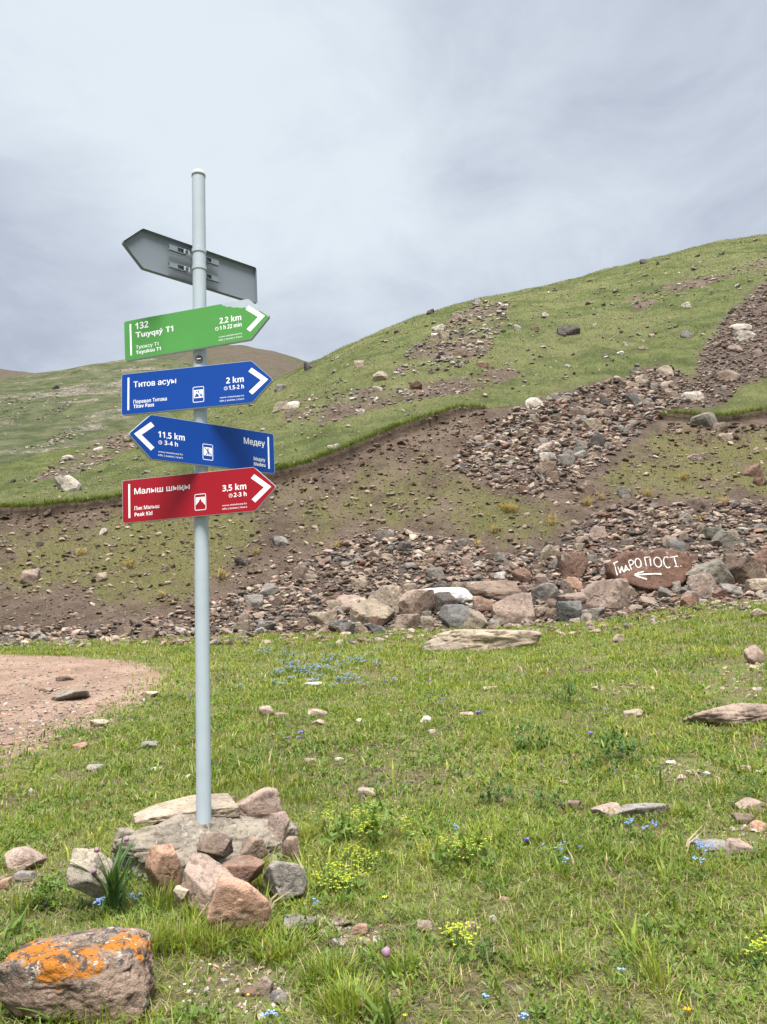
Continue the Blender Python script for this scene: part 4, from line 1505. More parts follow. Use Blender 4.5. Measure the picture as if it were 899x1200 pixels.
def make_sign(label, colmat, zc, yaw, tilt, off, d, side, torn=False):
    n = Vector((math.sin(yaw), -math.cos(yaw), 0))
    base = n * (PR + 0.03) * side
    e = bpy.data.objects.new('direction_sign', None)
    out = board_outline(d)
    out = [(x + off, z) for x, z in out]
    b = bmesh.new()
    s = 1 if side > 0 else -1
    ysheet = (0.0, 0.0022) if side > 0 else (0.0215, 0.0237)
    rim = (0.0022, 0.022) if side > 0 else (0.0, 0.0215)
    prism(b, out, *ysheet)
    inn = inset(out, 0.0028)
    m_ = len(out)
    lay = [[b.verts.new((x, y_, z)) for x, z in pts] for pts, y_ in ((out, rim[0] + .0001), (out, rim[1] - .0001), (inn, rim[1] - .0001), (inn, rim[0] + .0001))]
    for j in range(3):
        for k in range(m_):
            b.faces.new((lay[j][k], lay[j][(k + 1) % m_], lay[j + 1][(k + 1) % m_], lay[j + 1][k]))
    bmesh.ops.recalc_face_normals(b, faces=b.faces[:])
    me = bpy.data.meshes.new('direction_sign')
    b.to_mesh(me)
    b.free()
    me.materials.append(M['back_metal'] if side < 0 else M['metal'])
    bpy.data.objects.remove(e)
    sg = obj('direction_sign', me, post)
    sg['label'] = label
    sg.location = (base.x, base.y, zc + HC - PZB)
    sg.rotation_euler = (Matrix.Rotation(yaw, 3, 'Z') @ Matrix.Rotation(-tilt, 3, 'Y')).to_euler()
    for dz_ in (-0.055, 0.055):
        clamp(sg, dz_, side)
    if colmat:
        film = inset(out, 0.0022)
        if torn:
            tear = [(.465, .037), (.452, .033), (.437, .048), (.420, .055), (.405, .066), (.385, .069), (.366, .078), (.350, .076), (.325, .085), (.300, .088), (.283, .098), (.262, .099), (.247, .109), (.236, .112), (.228, SH / 2 - .0022)]
            film = [p for p in film if p[0] < .2 + off or p[1] < 0.004] 
            i_ = max(range(len(film)), key=lambda k: film[k][0])
            # walk on from the tip along the torn edge, back to the top edge
            order = film[:i_ + 1] + [(x + off, z) for x, z in tear] + film[i_ + 1:]
            film = order
        b = bmesh.new()
        prism(b, film, -0.0007, -0.0001)
        bm_obj('film', b, colmat, sg)
    return sg


def ttl(s, cap, x, z, width=None, align='L', bold=0.022):
    return shift(text_verts(s, cap, width, align, bold), x, z)


def dress(sg, d, off, big, small, dist, hours, icon=None, filmname=None):
    """stripe, words, distance, chevron and pictogram, mirrored for a sign that points left"""
    o_ = off
    Y = -0.0011
    L0 = -SL / 2
    it = []
    if d > 0:
        al, xt = 'L', L0 + 0.075 + o_
        dal, xd = 'R', 0.347 + o_
    else:
        al, xt = 'R', SL / 2 - 0.067 + o_
        dal, xd = 'L', -0.354 + o_
    tt_, st__, wt_ = [], [], []
    for s, cap, z, w in big:
        tt_.append(ttl(s, cap, xt, z, w, al, 0.016))
    if any('ı' in b[0] for b in big):
        tt_.append(ttl('T1', .034, xt + .197, .008, .046, al, .02))
    for s, cap, z, w in small:
        st__.append(ttl(s, cap, xt, z, w, al, 0.010))
    it.append(ttl(dist[0], 0.034, xd, 0.003, dist[1], dal, 0.028))
    it.append(ttl(hours[0], 0.024, xd + (0.036 if d < 0 else 0), -0.036, hours[1], dal, 0.012))
    xc = xd - hours[1] - 0.018 if d > 0 else xd + 0.012
    it += clock(xc, -0.0255, 0.011)
    wt_.append(ttl('www.visitalmaty.kz', 0.0095, xd, -0.082, 0.145, dal, 0.0))
    wt_.append(ttl('info | events | tours', 0.0115, xd, -0.102, 0.145, dal, 0.0))
    for nm_, i_ in (('title_lettering', tt_), ('subtitle_lettering', st__), ('distance_lettering', it), ('website_lettering', wt_)):
        face_mesh(nm_, i_, M['white'], sg, Y)
    xs = L0 + 0.043 + o_ if d > 0 else SL / 2 - 0.041 + o_
    face_mesh('stripe', [poly2([(xs - .0055, -.098), (xs + .0055, -.098), (xs + .0055, .100), (xs - .0055, .100)])], M['white'], sg, Y)
    # chevron
    def cx(x):
        return (x + o_) if d > 0 else (-x + o_)
    ch = [(.372, .083), (.395, .101 - .014), (.487, .004), (.395, -.078), (.372, -.070), (.372, -.070)]
    pts = [(.376, .062), (.396, .083), (.492, .003), (.396, -.078), (.376, -.058), (.449, .003)]
    V = np.array([(cx(x), z, 0) for x, z in pts], float)
    fs = [(0, 5, 2, 1), (5, 4, 3, 2)]
    if d < 0:
        fs = [f[::-1] for f in fs]
    face_mesh('chevron', [(V, fs)], M['white'], sg, Y)
    if icon:
        x0, x1 = (.040 + o_, .108 + o_) if d > 0 else (-.086 + o_, -.020 + o_)
        z0_, z1_ = -.092, .002
        items = [frame_items(rrect(x0, x1, z0_, z1_, .008), .0035)]
        mx_ = .007
        ix0, ix1, iz0, iz1 = x0 + mx_, x1 - mx_, -.066, -.017
        items.append(poly2([(ix0, iz0), (ix1, iz0), (ix1, iz1), (ix0, iz1)]))
        pg = face_mesh('pictogram', items, M['white'], sg, Y)
        wx, wz = ix1 - ix0, iz1 - iz0
        sh = []
        if icon == 'pass':
            for poly in ([(0.05, .12), (.30, .62), (.42, .50), (.62, .16)], [(.42, .70), (.52, .92), (.60, .78), (.56, .66), (.74, .40), (.80, .55), (.95, .20), (.80, .12), (.72, .28), (.54, .58)], [(.20, .78), (.30, .90), (.38, .78), (.30, .70)]):
                sh.append(poly2([(ix0 + a_ * wx, iz0 + b_ * wz) for a_, b_ in poly]))
        elif icon == 'walker':
            for poly in ([(.06, .92), (.12, .98), (.96, .12), (.88, .06)], [(.42, .80), (.52, .92), (.62, .82), (.52, .70)], [(.40, .70), (.58, .72), (.60, .42), (.46, .40)], [(.46, .42), (.56, .42), (.34, .06), (.24, .06)], [(.50, .44), (.60, .42), (.66, .08), (.58, .08)]):
                sh.append(poly2([(ix0 + a_ * wx, iz0 + b_ * wz) for a_, b_ in poly]))
        else:
            for poly in ([(0.0, 0.0), (.02, .10), (.24, .42), (.34, .48), (.40, .70), (.50, .74), (.60, .68), (.66, .46), (.78, .38), (.98, .06), (1.0, 0.0)], [(.44, .76), (.50, .90), (.57, .76)]):
                sh.append(poly2([(ix0 + a_ * wx, iz0 + b_ * wz) for a_, b_ in poly]))
        face_mesh('symbol', sh, filmname, sg, Y - 0.0004)


def sgn(label, mat, zc, yaw, tilt, off, d, side, torn=False):
    return make_sign(label, mat, zc, R(yaw), R(tilt), off, d, side, torn)


sgn('grey back of a sign pointing left, bolted on with clamps', None, 2.3172, 44.206, 0.507, 0.0679, -1, -1)
g1 = sgn('green sign with torn film at its upper tip, reading 132', M['green'], 1.8525, -11.747, 2.175, -0.0543, 1, 1, True)
dress(g1, 1, -0.0543, [('132', .040, .060, .085), ('Tuıyqsý', .034, .008, .178)], [('Туюксу Т1', .021, -.064, .145), ('Tuyuksu T1', .021, -.096, .160)], ('2,2 km', .135), ('1 h 22 min', .135))
b1 = sgn('blue sign pointing right to the pass two kilometres away', M['blue'], 1.4947, -8.306, 0.168, -0.0575, 1, 1)
dress(b1, 1, -0.0575, [('Титов асуы', .034, .036, .262)], [('Перевал Титова', .021, -.062, .205), ('Titov Pass', .021, -.090, .127)], ('2 km', .105), ('1,5-2 h', .090), 'pass', M['blue'])
b2 = sgn('blue sign pointing left, 11,5 km', M['blue'], 1.1562, 41.572, 0.342, 0.0595, -1, 1)
dress(b2, -1, 0.0595, [('Медеу', .037, .036, .145)], [('Медеу', .021, -.058, .080), ('Medeu', .021, -.090, .080)], ('11,5 km', .158), ('3-4 h', .080), 'walker', M['blue'])
r1 = sgn('red sign pointing right, 3,5 km', M['red'], 0.8628, -9.495, 0.948, -0.0499, 1, 1)
dress(r1, 1, -0.0499, [('Малыш шыңы', .034, .036, .335)], [('Пик Малыш', .021, -.056, .150), ('Peak Kid', .021, -.092, .108)], ('3,5 km', .140), ('2-3 h', .075), 'peak', M['red'])

# ------------------------------------------------------------------ grass
FP = np.array(footprints)


def clear_of_rocks(x, y, k=0.85):
    ok = np.ones(len(x), bool)
    for fx, fy, rx, ry in FP:
        if fy > 22:
            continue
        ok &= ((x - fx) / (rx * k)) ** 2 + ((y - fy) / (ry * k)) ** 2 > 1
    return ok


def blades(base, h, w, yaw, lean, colr, seg=2, face=None):
    """one curved tapering leaf for every row"""
    n = len(base)
    face = yaw + 1.57 if face is None else face
    d = np.stack([np.cos(yaw), np.sin(yaw), np.zeros(n)], 1)
    s = np.stack([np.cos(face), np.sin(face), np.zeros(n)], 1)
    V = np.zeros((n, 2 * seg + 1, 3))
    for k in range(seg):
        t_ = k / seg
        c = base + d * (h * lean * t_ * t_)[:, None] + np.array([0, 0, 1.0]) * (h * (t_ - 0.28 * lean * t_ * t_))[:, None]
        ww = (w * 0.5 * (1 - 0.75 * t_ ** 1.6))[:, None]
        V[:, 2 * k] = c - s * ww
        V[:, 2 * k + 1] = c + s * ww
    V[:, 2 * seg] = base + d * (h * lean)[:, None] + np.array([0, 0, 1.0]) * (h * (1 - 0.28 * lean))[:, None]
    o = np.arange(n)[:, None] * (2 * seg + 1)
    fs = [np.concatenate([o + 2 * k, o + 2 * k + 1, o + 2 * k + 3, o + 2 * k + 2], 1) for k in range(seg - 1)]
    quads = np.concatenate(fs) if fs else np.zeros((0, 4), int)
    tris = np.concatenate([o + 2 * seg - 2, o + 2 * seg - 1, o + 2 * seg], 1)
    C = np.repeat(colr[:, None, :], 2 * seg + 1, 1)
    return V.reshape(-1, 3), quads, tris, C.reshape(-1, 3)


def join(parts):
    Vs, Qs, Ts, Cs, off = [], [], [], [], 0
    for V, Q, T, C in parts:
        Vs.append(V)
        Qs.append(Q + off)
        Ts.append(T + off)
        Cs.append(C)
        off += len(V)
    fs = [a_ for a_ in (np.concatenate(Qs), np.concatenate(Ts)) if len(a_)]
    return np.concatenate(Vs), fs, np.concatenate(Cs)


GA, GB, GC, GS = np.array([.096, .162, .024]), np.array([.244, .300, .044]), np.array([.37, .365, .065]), np.array([.46, .38, .21])


def grass_colours(r, P, straw=0.08):
    n = len(P)
    q = np.clip(0.5 + 1.2 * fbm(P, 1.8, 3, 301) + r.normal(0, .22, n), 0, 1)[:, None]
    c = GA * (1 - q) + GB * q
    yel = (r.uniform(size=n) < np.clip(0.16 + 0.7 * fbm(P, 0.9, 2, 311), 0, .6))[:, None]
    c = np.where(yel, GC * .6 + c * .4, c)
    st_ = (r.uniform(size=n) < straw)[:, None]
    c = np.where(st_, GS * r.uniform(.7, 1.1, (n, 1)), c)
    return c * r.uniform(.82, 1.18, (n, 1))


PADB = [np.array(b, float) for b in BARE]


def meadow_ok(P, r):
    ok = (~path_mask(P, 1.0)) & clear_of_rocks(P[:, 0], P[:, 1])
    u, v = project(P)
    for b in PADB:
        ok &= ~(inpoly(u + r.normal(0, 5, len(u)), v + r.normal(0, 4, len(u)), b) & (r.uniform(size=len(u)) < 0.78))
    return ok


def meadow_points(r, n, ya, yb, amax):
    y = np.sqrt(r.uniform(ya * ya, yb * yb, n))
    a = r.uniform(-amax, amax, n)
    x = a * y
    return np.stack([x, y, zm(x, y)], 1)


parts = []
for ya, yb, n, w, hh, seg, amax in [(1.75, 5.2, 180000, .0046, .040, 3, .88), (5.2, 10.5, 190000, .0080, .050, 2, .86), (10.5, 20.5, 190000, .0150, .062, 2, .84), (2.5, 20, 40000, .016, .07, 2, 1.15)]:
    r = np.random.default_rng(n)
    # three fifths of the leaves grow in tufts
    nt = n // 11
    T = meadow_points(r, nt, ya, yb, amax)
    k = r.integers(0, nt, int(n * 0.62))
    rad = (0.028 if ya < 5 else 0.05)
    dr = r.normal(0, rad, (len(k), 2))
    P1 = T[k] + np.concatenate([dr, np.zeros((len(k), 1))], 1)
    yaw1 = np.arctan2(dr[:, 1], dr[:, 0]) + r.normal(0, .5, len(k))
    th = np.exp(r.normal(0.18, .30, nt))[k]
    P2 = meadow_points(r, n - len(k), ya, yb, amax)
    P = np.concatenate([P1, P2])
    P[:, 2] = zm(P[:, 0], P[:, 1]) - 0.004
    yaw = np.concatenate([yaw1, r.uniform(0, 6.28, len(P2))])
    tall = np.concatenate([th, np.full(len(P2), .75)])
    dens = 0.66 + 1.3 * fbm(P, 1.1, 3, 331) + 0.9 * fbm(P, 0.3, 2, 337)
    keep = (r.uniform(size=len(P)) < np.clip(dens, .12, 1)) & meadow_ok(P, r)
    P, yaw, tall = P[keep], yaw[keep], tall[keep]
    m = len(P)
    hmap = np.clip(1.0 + 1.5 * fbm(P, 0.8, 3, 341), .45, 1.9)
    h = hh * hmap * tall * r.uniform(.6, 1.35, m)
    parts.append(blades(P, h, w * r.uniform(.6, 1.3, m), yaw, np.clip(r.normal(.72, .36, m), .05, 1.5), grass_colours(r, P, .09), seg))
# dead straw lying between the tufts
r = np.random.default_rng(808)
for ya, yb, n, w in [(1.75, 5.2, 15000, .0035), (5.2, 11, 15000, .006), (11, 20, 9000, .011)]:
    P = meadow_points(r, n, ya, yb, .66)
    P = P[meadow_ok(P, r)]
    n = len(P)
    P[:, 2] += .004
    cs = np.array([.42, .35, .20]) * r.uniform(.4, 1.0, (n, 1))
    parts.append(blades(P, r.uniform(.02, .05, n) * (1 + ya * .08), w * r.uniform(.6, 1.2, n), r.uniform(0, 6.28, n), r.uniform(1.6, 2.8, n), cs, 2))
# taller tufts seen in the near grass: (u, v, radius in px, blades, height in m)
TALL = [(185, 1065, 26, 170, .20), (160, 1120, 30, 240, .19), (215, 1110, 28, 240, .16), (255, 1110, 30, 260, .13), (330, 1120, 30, 200, .12), (130, 1175, 30, 160, .15), (110, 1195, 40, 200, .13), (385, 1150, 30, 260, .13), (410, 1185, 34, 320, .13), (300, 1100, 22, 140, .13),
        (310, 1020, 10, 40, .16), (347, 985, 24, 160, .13), (360, 940, 22, 130, .12), (25, 1070, 12, 60, .17), (15, 1180, 22, 120, .14), (775, 1160, 12, 36, .20), (765, 1150, 8, 20, .22), (640, 1140, 40, 160, .10), (840, 930, 22, 160, .12), (795, 955, 20, 130, .11),
        (560, 985, 26, 150, .10), (700, 1000, 34, 170, .10), (760, 1010, 34, 200, .11), (60, 965, 50, 240, .09), (60, 935, 36, 180, .11), (130, 905, 36, 180, .11), (470, 1140, 24, 120, .12), (235, 1085, 16, 120, .16), (862, 1130, 8, 20, .16)]
r = np.random.default_rng(55)
for u, v, rp, n, h in TALL:
    p, _ = hit(u, v)
    rad = rp * p.y / F
    th = r.uniform(0, 6.28, n)
    q = rad * np.sqrt(r.uniform(size=n))
    P = np.stack([p.x + q * np.cos(th), p.y + q * np.sin(th) * 0.8, np.zeros(n)], 1)
    ok = clear_of_rocks(P[:, 0], P[:, 1], .8)
    P, th = P[ok], th[ok]
    n = len(P)
    P[:, 2] = zm(P[:, 0], P[:, 1]) - .004
    parts.append(blades(P, h * .78 * r.uniform(.5, 1.25, n), r.uniform(.003, .007, n), th + r.normal(0, .7, n), np.clip(r.normal(.45, .35, n), .0, 1.4), grass_colours(r, P, .07), 4))
V, fs, C = join(parts)
tag(obj('meadow_grass', mesh_np('meadow_grass', V, fs, M['blade'], False, C)), kind='stuff')

# broad leaves between the grass
LEAF = np.array([(0, 0), (.28, .30), (.22, .70), (0, 1.0), (-.22, .70), (-.28, .30)])


def leaves(base, size, yaw, pitch, colr, wide=1.0):
    n = len(base)
    d = np.stack([np.cos(yaw) * np.cos(pitch), np.sin(yaw) * np.cos(pitch), np.sin(pitch)], 1)
    s = np.stack([-np.sin(yaw), np.cos(yaw), np.zeros(n)], 1)
    up = np.cross(d, s)
    V = np.zeros((n, 6, 3))
    for k, (a_, b_) in enumerate(LEAF):
        droop = -0.25 * b_ * b_ + 0.35 * abs(a_)
        V[:, k] = base + (d * b_ + s * a_ * wide + up * -droop * 1.0) * size[:, None]
    o = np.arange(n)[:, None] * 6
    Q = np.concatenate([o + np.array([[0, 1, 2, 3]]), o + np.array([[0, 3, 4, 5]])])
    C = np.repeat(colr[:, None, :], 6, 1)
    return V.reshape(-1, 3), Q, np.zeros((0, 3), int), C.reshape(-1, 3)


parts = []
for ya, yb, n, sz in [(1.8, 5.2, 9600, .023), (5.2, 10.5, 9600, .030), (10.5, 20, 5200, .042)]:
    r = np.random.default_rng(n + 1)
    T = meadow_points(r, n, ya, yb, .82)
    keep = (r.uniform(size=n) < np.clip(.55 + 1.9 * fbm(T, .8, 3, 351), .05, 1)) & meadow_ok(T, r)
    T = T[keep]
    nl_ = r.integers(5, 10, len(T))
    k = np.repeat(np.arange(len(T)), nl_)
    m = len(k)
    P = T[k] + np.concatenate([r.normal(0, sz * .8, (m, 2)), np.zeros((m, 1))], 1)
    P[:, 2] = zm(P[:, 0], P[:, 1]) + r.uniform(.005, .045, m)
    base_c = np.array([.065, .128, .020])[None] * (1 - (q := r.uniform(0, 1, (len(T), 1)))) + np.array([.180, .250, .038])[None] * q
    parts.append(leaves(P, sz * r.uniform(.6, 1.35, m), r.uniform(0, 6.28, m), r.uniform(-.1, .9, m), base_c[k] * r.uniform(.85, 1.15, (m, 1)), r.uniform(.7, 1.2)))
V, fs, C = join(parts)
tag(obj('meadow_herbs', mesh_np('meadow_herbs', V, fs, M['blade'], False, C)), kind='stuff')

# grass of the slope
r = np.random.default_rng(99)
fcH = VH[FH].mean(1)
e1 = VH[FH[:, 1]] - VH[FH[:, 0]]
e2 = VH[FH[:, 3]] - VH[FH[:, 0]]
area = np.linalg.norm(np.cross(e1, e2), axis=1)
gm = grass[FH].mean(1)
tgm = TG[FH].mean(1)
uf, vf = project(fcH)
vis = ((uf > -160) & (uf < 1060) & (tgm < 3.25) & (fcH[:, 1] > 0)).astype(float)
jf = np.clip(gm + .5 * fbm(fcH, .9, 3, 401), 0, 1)
wgt = area * vis * np.where(tgm < 1, np.clip(jf - .26, 0, 1) * 3.2, np.clip(jf, 0, 1)) * (30.0 / np.maximum(fcH[:, 1], 20)) ** 1.25
wgt /= wgt.sum()
NB = 210000
fi = r.choice(len(FH), NB, p=wgt)
uu, vv2 = r.uniform(size=(NB, 1)), r.uniform(size=(NB, 1))
Q4 = VH[FH[fi]]
P = (Q4[:, 0] * (1 - uu) + Q4[:, 1] * uu) * (1 - vv2) + (Q4[:, 3] * (1 - uu) + Q4[:, 2] * uu) * vv2
dist = P[:, 1]
on_bank = tgm[fi] < 1
q = np.clip(.5 + 2.2 * fbm(P, 5, 5, 411, .65) + r.normal(0, .26, NB), 0, 1)[:, None]
c = np.array([.066, .096, .024]) * (1 - q) + np.array([.200, .215, .074]) * q
dry = (r.uniform(size=NB) < np.where(on_bank, .58, .14))[:, None]
c = np.where(dry, np.array([.27, .225, .105]) * .7 + c * .3, c) * r.uniform(.8, 1.2, (NB, 1))
h = np.where(on_bank, .15, .12) * r.uniform(.5, 1.4, NB) * (dist / 32) ** .30
w = .018 * r.uniform(.6, 1.3, NB) * (dist / 30) ** .75
V, Qd, Tr, C = blades(P - np.array([0, 0, .02]), h, w, r.uniform(0, 6.28, NB), np.clip(r.normal(.6, .3, NB), .1, 1.2), c, 1, r.normal(0, .6, NB))
fringe = []
# turf hanging over the broken edge of the bank
ia = r.choice(np.where((np.abs(A) < .75) & (ledge > .05))[0], 17000)
k2 = [i for i, tgx in enumerate(rowtag) if tgx >= 1.98][0]
Pe = VH.reshape(len(rows), NA, 3)[k2, ia] + np.stack([r.normal(0, .06, 17000), r.normal(.02, .16, 17000), r.uniform(-.12, .03, 17000)], 1)
qe = r.uniform(0, 1, (17000, 1))
ce = np.array([.055, .095, .020]) * (1 - qe) + np.array([.14, .165, .045]) * qe
Ve, Qe, Te, Ce = blades(Pe, .20 * r.uniform(.4, 1.5, 17000), .018 * r.uniform(.6, 1.3, 17000), r.normal(-1.57, .8, 17000), r.uniform(.4, 1.9, 17000), ce, 2, r.normal(0, .5, 17000))
V, fs, C = join([(V, Qd, Tr, C), (Ve, Qe, Te, Ce)])
tag(obj('hillside_grass', mesh_np('hillside_grass', V, fs, M['blade'], False, C)), kind='stuff')

# ------------------------------------------------------------------ single plants and flowers
rp = np.random.default_rng(123)
PET = {k: leaf_mat('petal_' + k, c, 0.25, 0.6, (1, 1, 1)) for k, c in {'blue': (.30, .48, .84), 'skyblue': (.42, .55, .82), 'violet': (.27, .17, .66), 'yellow': (.62, .56, .035), 'lime': (.40, .45, .04), 'white': (.78, .78, .74), 'orange': (.80, .33, .015), 'mauve': (.34, .20, .27)}.items()}
M['stem'] = leaf_mat('stem_green', (.095, .145, .035), .2)
M['strap'] = leaf_mat('strap_leaf', (.060, .118, .036), .3, .38)
M['herb'] = leaf_mat('dark_herb_leaf', (.058, .118, .026), .3)
M['bright'] = leaf_mat('bright_herb_leaf', (.115, .180, .034), .35)
M['dry'] = leaf_mat('dry_grass', (.36, .285, .135), .3)


def strap_mesh(n, h, w, lean0, lean1, rad, seed, seg=6):
    r_ = np.random.default_rng(seed)
    yaw = r_.uniform(0, 6.28, n)
    base = np.stack([r_.normal(0, rad, n), r_.normal(0, rad, n), np.full(n, -.01)], 1)
    return blades(base, h * r_.uniform(.55, 1.1, n), w * r_.uniform(.7, 1.15, n), yaw, r_.uniform(lean0, lean1, n), np.full((n, 3), .1), seg)


def part(name, geo, mat, parent):
    V, fs, C = join([geo] if isinstance(geo, tuple) else geo)
    return obj(name, mesh_np(name, V, fs, mat, True), parent)


def heads(pos, size, petals, seed, tilt=.5):
    """open flowers: a ring of petals at every place"""
    r_ = np.random.default_rng(seed)
    n = len(pos)
    k = np.repeat(np.arange(n), petals)
    j = np.tile(np.arange(petals), n)
    yaw = r_.uniform(0, 6.28, n)[k] + j * 2 * np.pi / petals
    return leaves(pos[k], np.broadcast_to(size, n)[k] * r_.uniform(.85, 1.1, len(k)), yaw, r_.normal(tilt, .25, n)[k], np.full((len(k), 3), .5), 1.5)


def balls(name, pts, rad, mat, parent, stretch=1.0):
    bm = bmesh.new()
    for p in pts:
        mt = Matrix.Translation(p) @ Matrix.Diagonal((rad, rad, rad * stretch, 1))
        bmesh.ops.create_icosphere(bm, subdivisions=2, radius=1, matrix=mt)
    for vtx in bm.verts:
        vtx.co += Vector(rp.normal(0, rad * .08, 3))
    return bm_obj(name, bm, mat, parent, None, True)


def bouquet(name, u, v, wpx, hpx, label, cat, petal, stems, fsize, petals=5, group=None, foliage=10, leafmat='stem', seed=0, per=3):
    """a clump of thin stems with flowers at their ends and a few leaves at its foot"""
    p, _ = hit(u, v)
    k = p.y / F
    W, H_ = wpx * k, hpx * k
    r_ = np.random.default_rng(int(u * 13 + v * 7) + seed)
    root = empty(name, (p.x, p.y, p.z))
    tag(root, label, cat, group)
    base = np.stack([r_.normal(0, W * .12, stems), r_.normal(0, W * .12, stems), np.full(stems, -.005)], 1)
    tip = np.stack([r_.uniform(-W / 2, W / 2, stems), r_.uniform(-W / 2, W / 2, stems) * .8, H_ * r_.uniform(.65, 1.0, stems)], 1)
    dv = tip - base
    L = np.linalg.norm(dv[:, :2], axis=1)
    hh_ = tip[:, 2] - base[:, 2]
    ln = L / np.maximum(hh_, 1e-3)
    hcor = hh_ / np.maximum(1 - .28 * np.minimum(ln, 1.4), .4)
    geo = [blades(base, hcor, np.full(stems, max(.0022, .9 * k)), np.arctan2(dv[:, 1], dv[:, 0]), L / hcor, np.full((stems, 3), .1), 3)]
    tipr = base + np.stack([np.cos(np.arctan2(dv[:, 1], dv[:, 0])) * L, np.sin(np.arctan2(dv[:, 1], dv[:, 0])) * L, hcor * (1 - .28 * L / hcor)], 1)
    if foliage:
        fb = np.stack([r_.normal(0, W * .28, foliage), r_.normal(0, W * .25, foliage), r_.uniform(.0, H_ * .55, foliage)], 1)
        geo.append(leaves(fb, np.clip(W * .3, .012, .05) * r_.uniform(.6, 1.2, foliage), r_.uniform(0, 6.28, foliage), r_.uniform(0, .9, foliage), np.full((foliage, 3), .1), .8))
    part('stalk', geo, M[leafmat], root)
    fp = np.repeat(tipr, per, 0) + r_.normal(0, fsize * .8, (stems * per, 3)) * np.array([1, 1, .5]) * (1 if per > 1 else 0)
    part('blossom', heads(fp, fsize, petals, int(u)), PET[petal], root)
    return root


# strap leaved plants
for u, v, hgt, n, lab, buds, bp in [(132, 1070, .37, 30, 'dark strap leaved plant with round brown buds beside the cement lump', [(-.07, .27), (.065, .31), (-.08, .18)], 'mauve'),
                                    (455, 1212, .20, 11, 'bright strap leaved plant with a violet ball flower near the bottom', [(.005, .24)], 'mauve'),
                                    (12, 1100, .13, 6, 'small fan of strap leaves at the left margin above the lichen boulder', [], None),
                                    (60, 1205, .15, 8, 'broad upright leaves in front of the lichen boulder', [], None)]:
    p, _ = hit(u, min(v, 1215))
    root = empty('strap_leaf_plant', (p.x, p.y, p.z))
    tag(root, lab, 'plant')
    part('leaf', strap_mesh(n, hgt, .022, .15, .95, .022, int(u)), M['strap'] if buds and hgt > .22 else M['bright'], root)
    if buds:
        for bx_, bz_ in buds:
            hb = bz_ + .28 * abs(bx_)
            part('stalk', blades(np.array([[0, -.015, 0.0]]), np.array([hb]), np.array([.013]), np.array([0.0 if bx_ > 0 else 3.14159]), np.array([abs(bx_) / hb]), np.full((1, 3), .1), 6, np.array([0.0])), M['stem'], root)
            balls('bud', [Vector((bx_, -.015, bz_ + .006))], (.0125 if hgt > .22 else .0155), PET['mauve'], root, 1.0)


def herb(u, v, wpx, hpx, label, cat='plant', mat='herb', n=160, lobed=True, flowers=None, group=None):
    p, _ = hit(u, v)
    k = p.y / F
    W, H_ = wpx * k, hpx * k * 1.2
    r_ = np.random.default_rng(int(u + v * 3))
    root = empty('leafy_herb' if not flowers else 'flowering_herb', (p.x, p.y, p.z))
    tag(root, label, cat, group)
    nt_ = max(6, n // 12)
    cen = np.stack([r_.normal(0, W * .24, nt_), r_.normal(0, W * .22, nt_), r_.uniform(.15, .85, nt_) * H_], 1)
    cen[:, 2] *= np.exp(-((cen[:, 0] / (W * .5)) ** 2))
    k_ = r_.integers(0, nt_, n)
    sz = np.clip(W * .11, .010, .05)
    P_ = cen[k_] + r_.normal(0, sz * .55, (n, 3))
    P_[:, 2] = np.maximum(P_[:, 2], .004)
    part('foliage', leaves(P_, sz * r_.uniform(.55, 1.2, n), r_.uniform(0, 6.28, n), r_.normal(.25, .5, n), np.full((n, 3), .1), r_.uniform(.7, 1.1)), M[mat], root)
    part('stalk', blades(np.stack([cen[:, 0] * .3, cen[:, 1] * .3, np.full(nt_, -.01)], 1), cen[:, 2] + .012, np.full(nt_, .003), np.arctan2(cen[:, 1], cen[:, 0]), np.clip(np.hypot(cen[:, 0], cen[:, 1]) * .7 / (cen[:, 2] + .012), 0, 1.5), np.full((nt_, 3), .1), 2), M['stem'], root)
    if flowers:
        fcol, nf, fs_ = flowers
        cl = np.stack([r_.normal(0, W * .24, nf // 6), r_.normal(0, W * .22, nf // 6), H_ * r_.uniform(.4, .85, nf // 6)], 1)
        fp = cl[r_.integers(0, len(cl), nf)] + r_.normal(0, fs_ * 2.6, (nf, 3)) * np.array([1, 1, .55])
        part('blossom', heads(fp, fs_, 4, int(u + v), .3), PET[fcol], root)
    return root


for u, v, w, h, n, mt, lab in [(585, 942, 46, 28, 170, 'herb', 'dark leafy herb above the yellow flower patch in mid meadow'),
                               (667, 826, 42, 26, 170, 'herb', 'rounded dark leafy herb high in the right meadow'),
                               (622, 880, 48, 28, 170, 'herb', 'dark herb left of the broad leafy herb in the right meadow'),
                               (722, 893, 60, 30, 220, 'herb', 'broad dark leafy herb in the middle of the right meadow'),
                               (554, 968, 28, 18, 90, 'herb', 'little round leaved herb touching the yellow flower patch'),
                               (645, 946, 40, 18, 110, 'herb', 'low dark herb left of the brown stone in the right meadow'),
                               (724, 742, 34, 22, 140, 'herb', 'dark grey green little shrub before the large pale pink block'),
                               (870, 1135, 40, 26, 120, 'herb', 'leafy herb with lobed leaves near the lower right margin'),
                               (60, 1062, 60, 30, 200, 'bright', 'bright low leafy herb left of the strap leaved plant'),
                               (232, 1196, 60, 22, 150, 'bright', 'pale green lobed herb at the bottom before the gravel patch'),
                               (560, 1130, 56, 22, 150, 'herb', 'leafy herb under the small yellow flowers low in the meadow'),
                               (880, 938, 30, 24, 110, 'herb', 'dark grassy herb above the right margin rocks'),
                               (465, 1080, 26, 14, 90, 'herb', 'toothed leaf rosette right of the yellow buttercup'),
                               (165, 1085, 40, 22, 120, 'bright', 'low leaves under the blue flowers by the strap leaved plant')]:
    herb(u, v, w, h, lab, 'plant', mt, n)
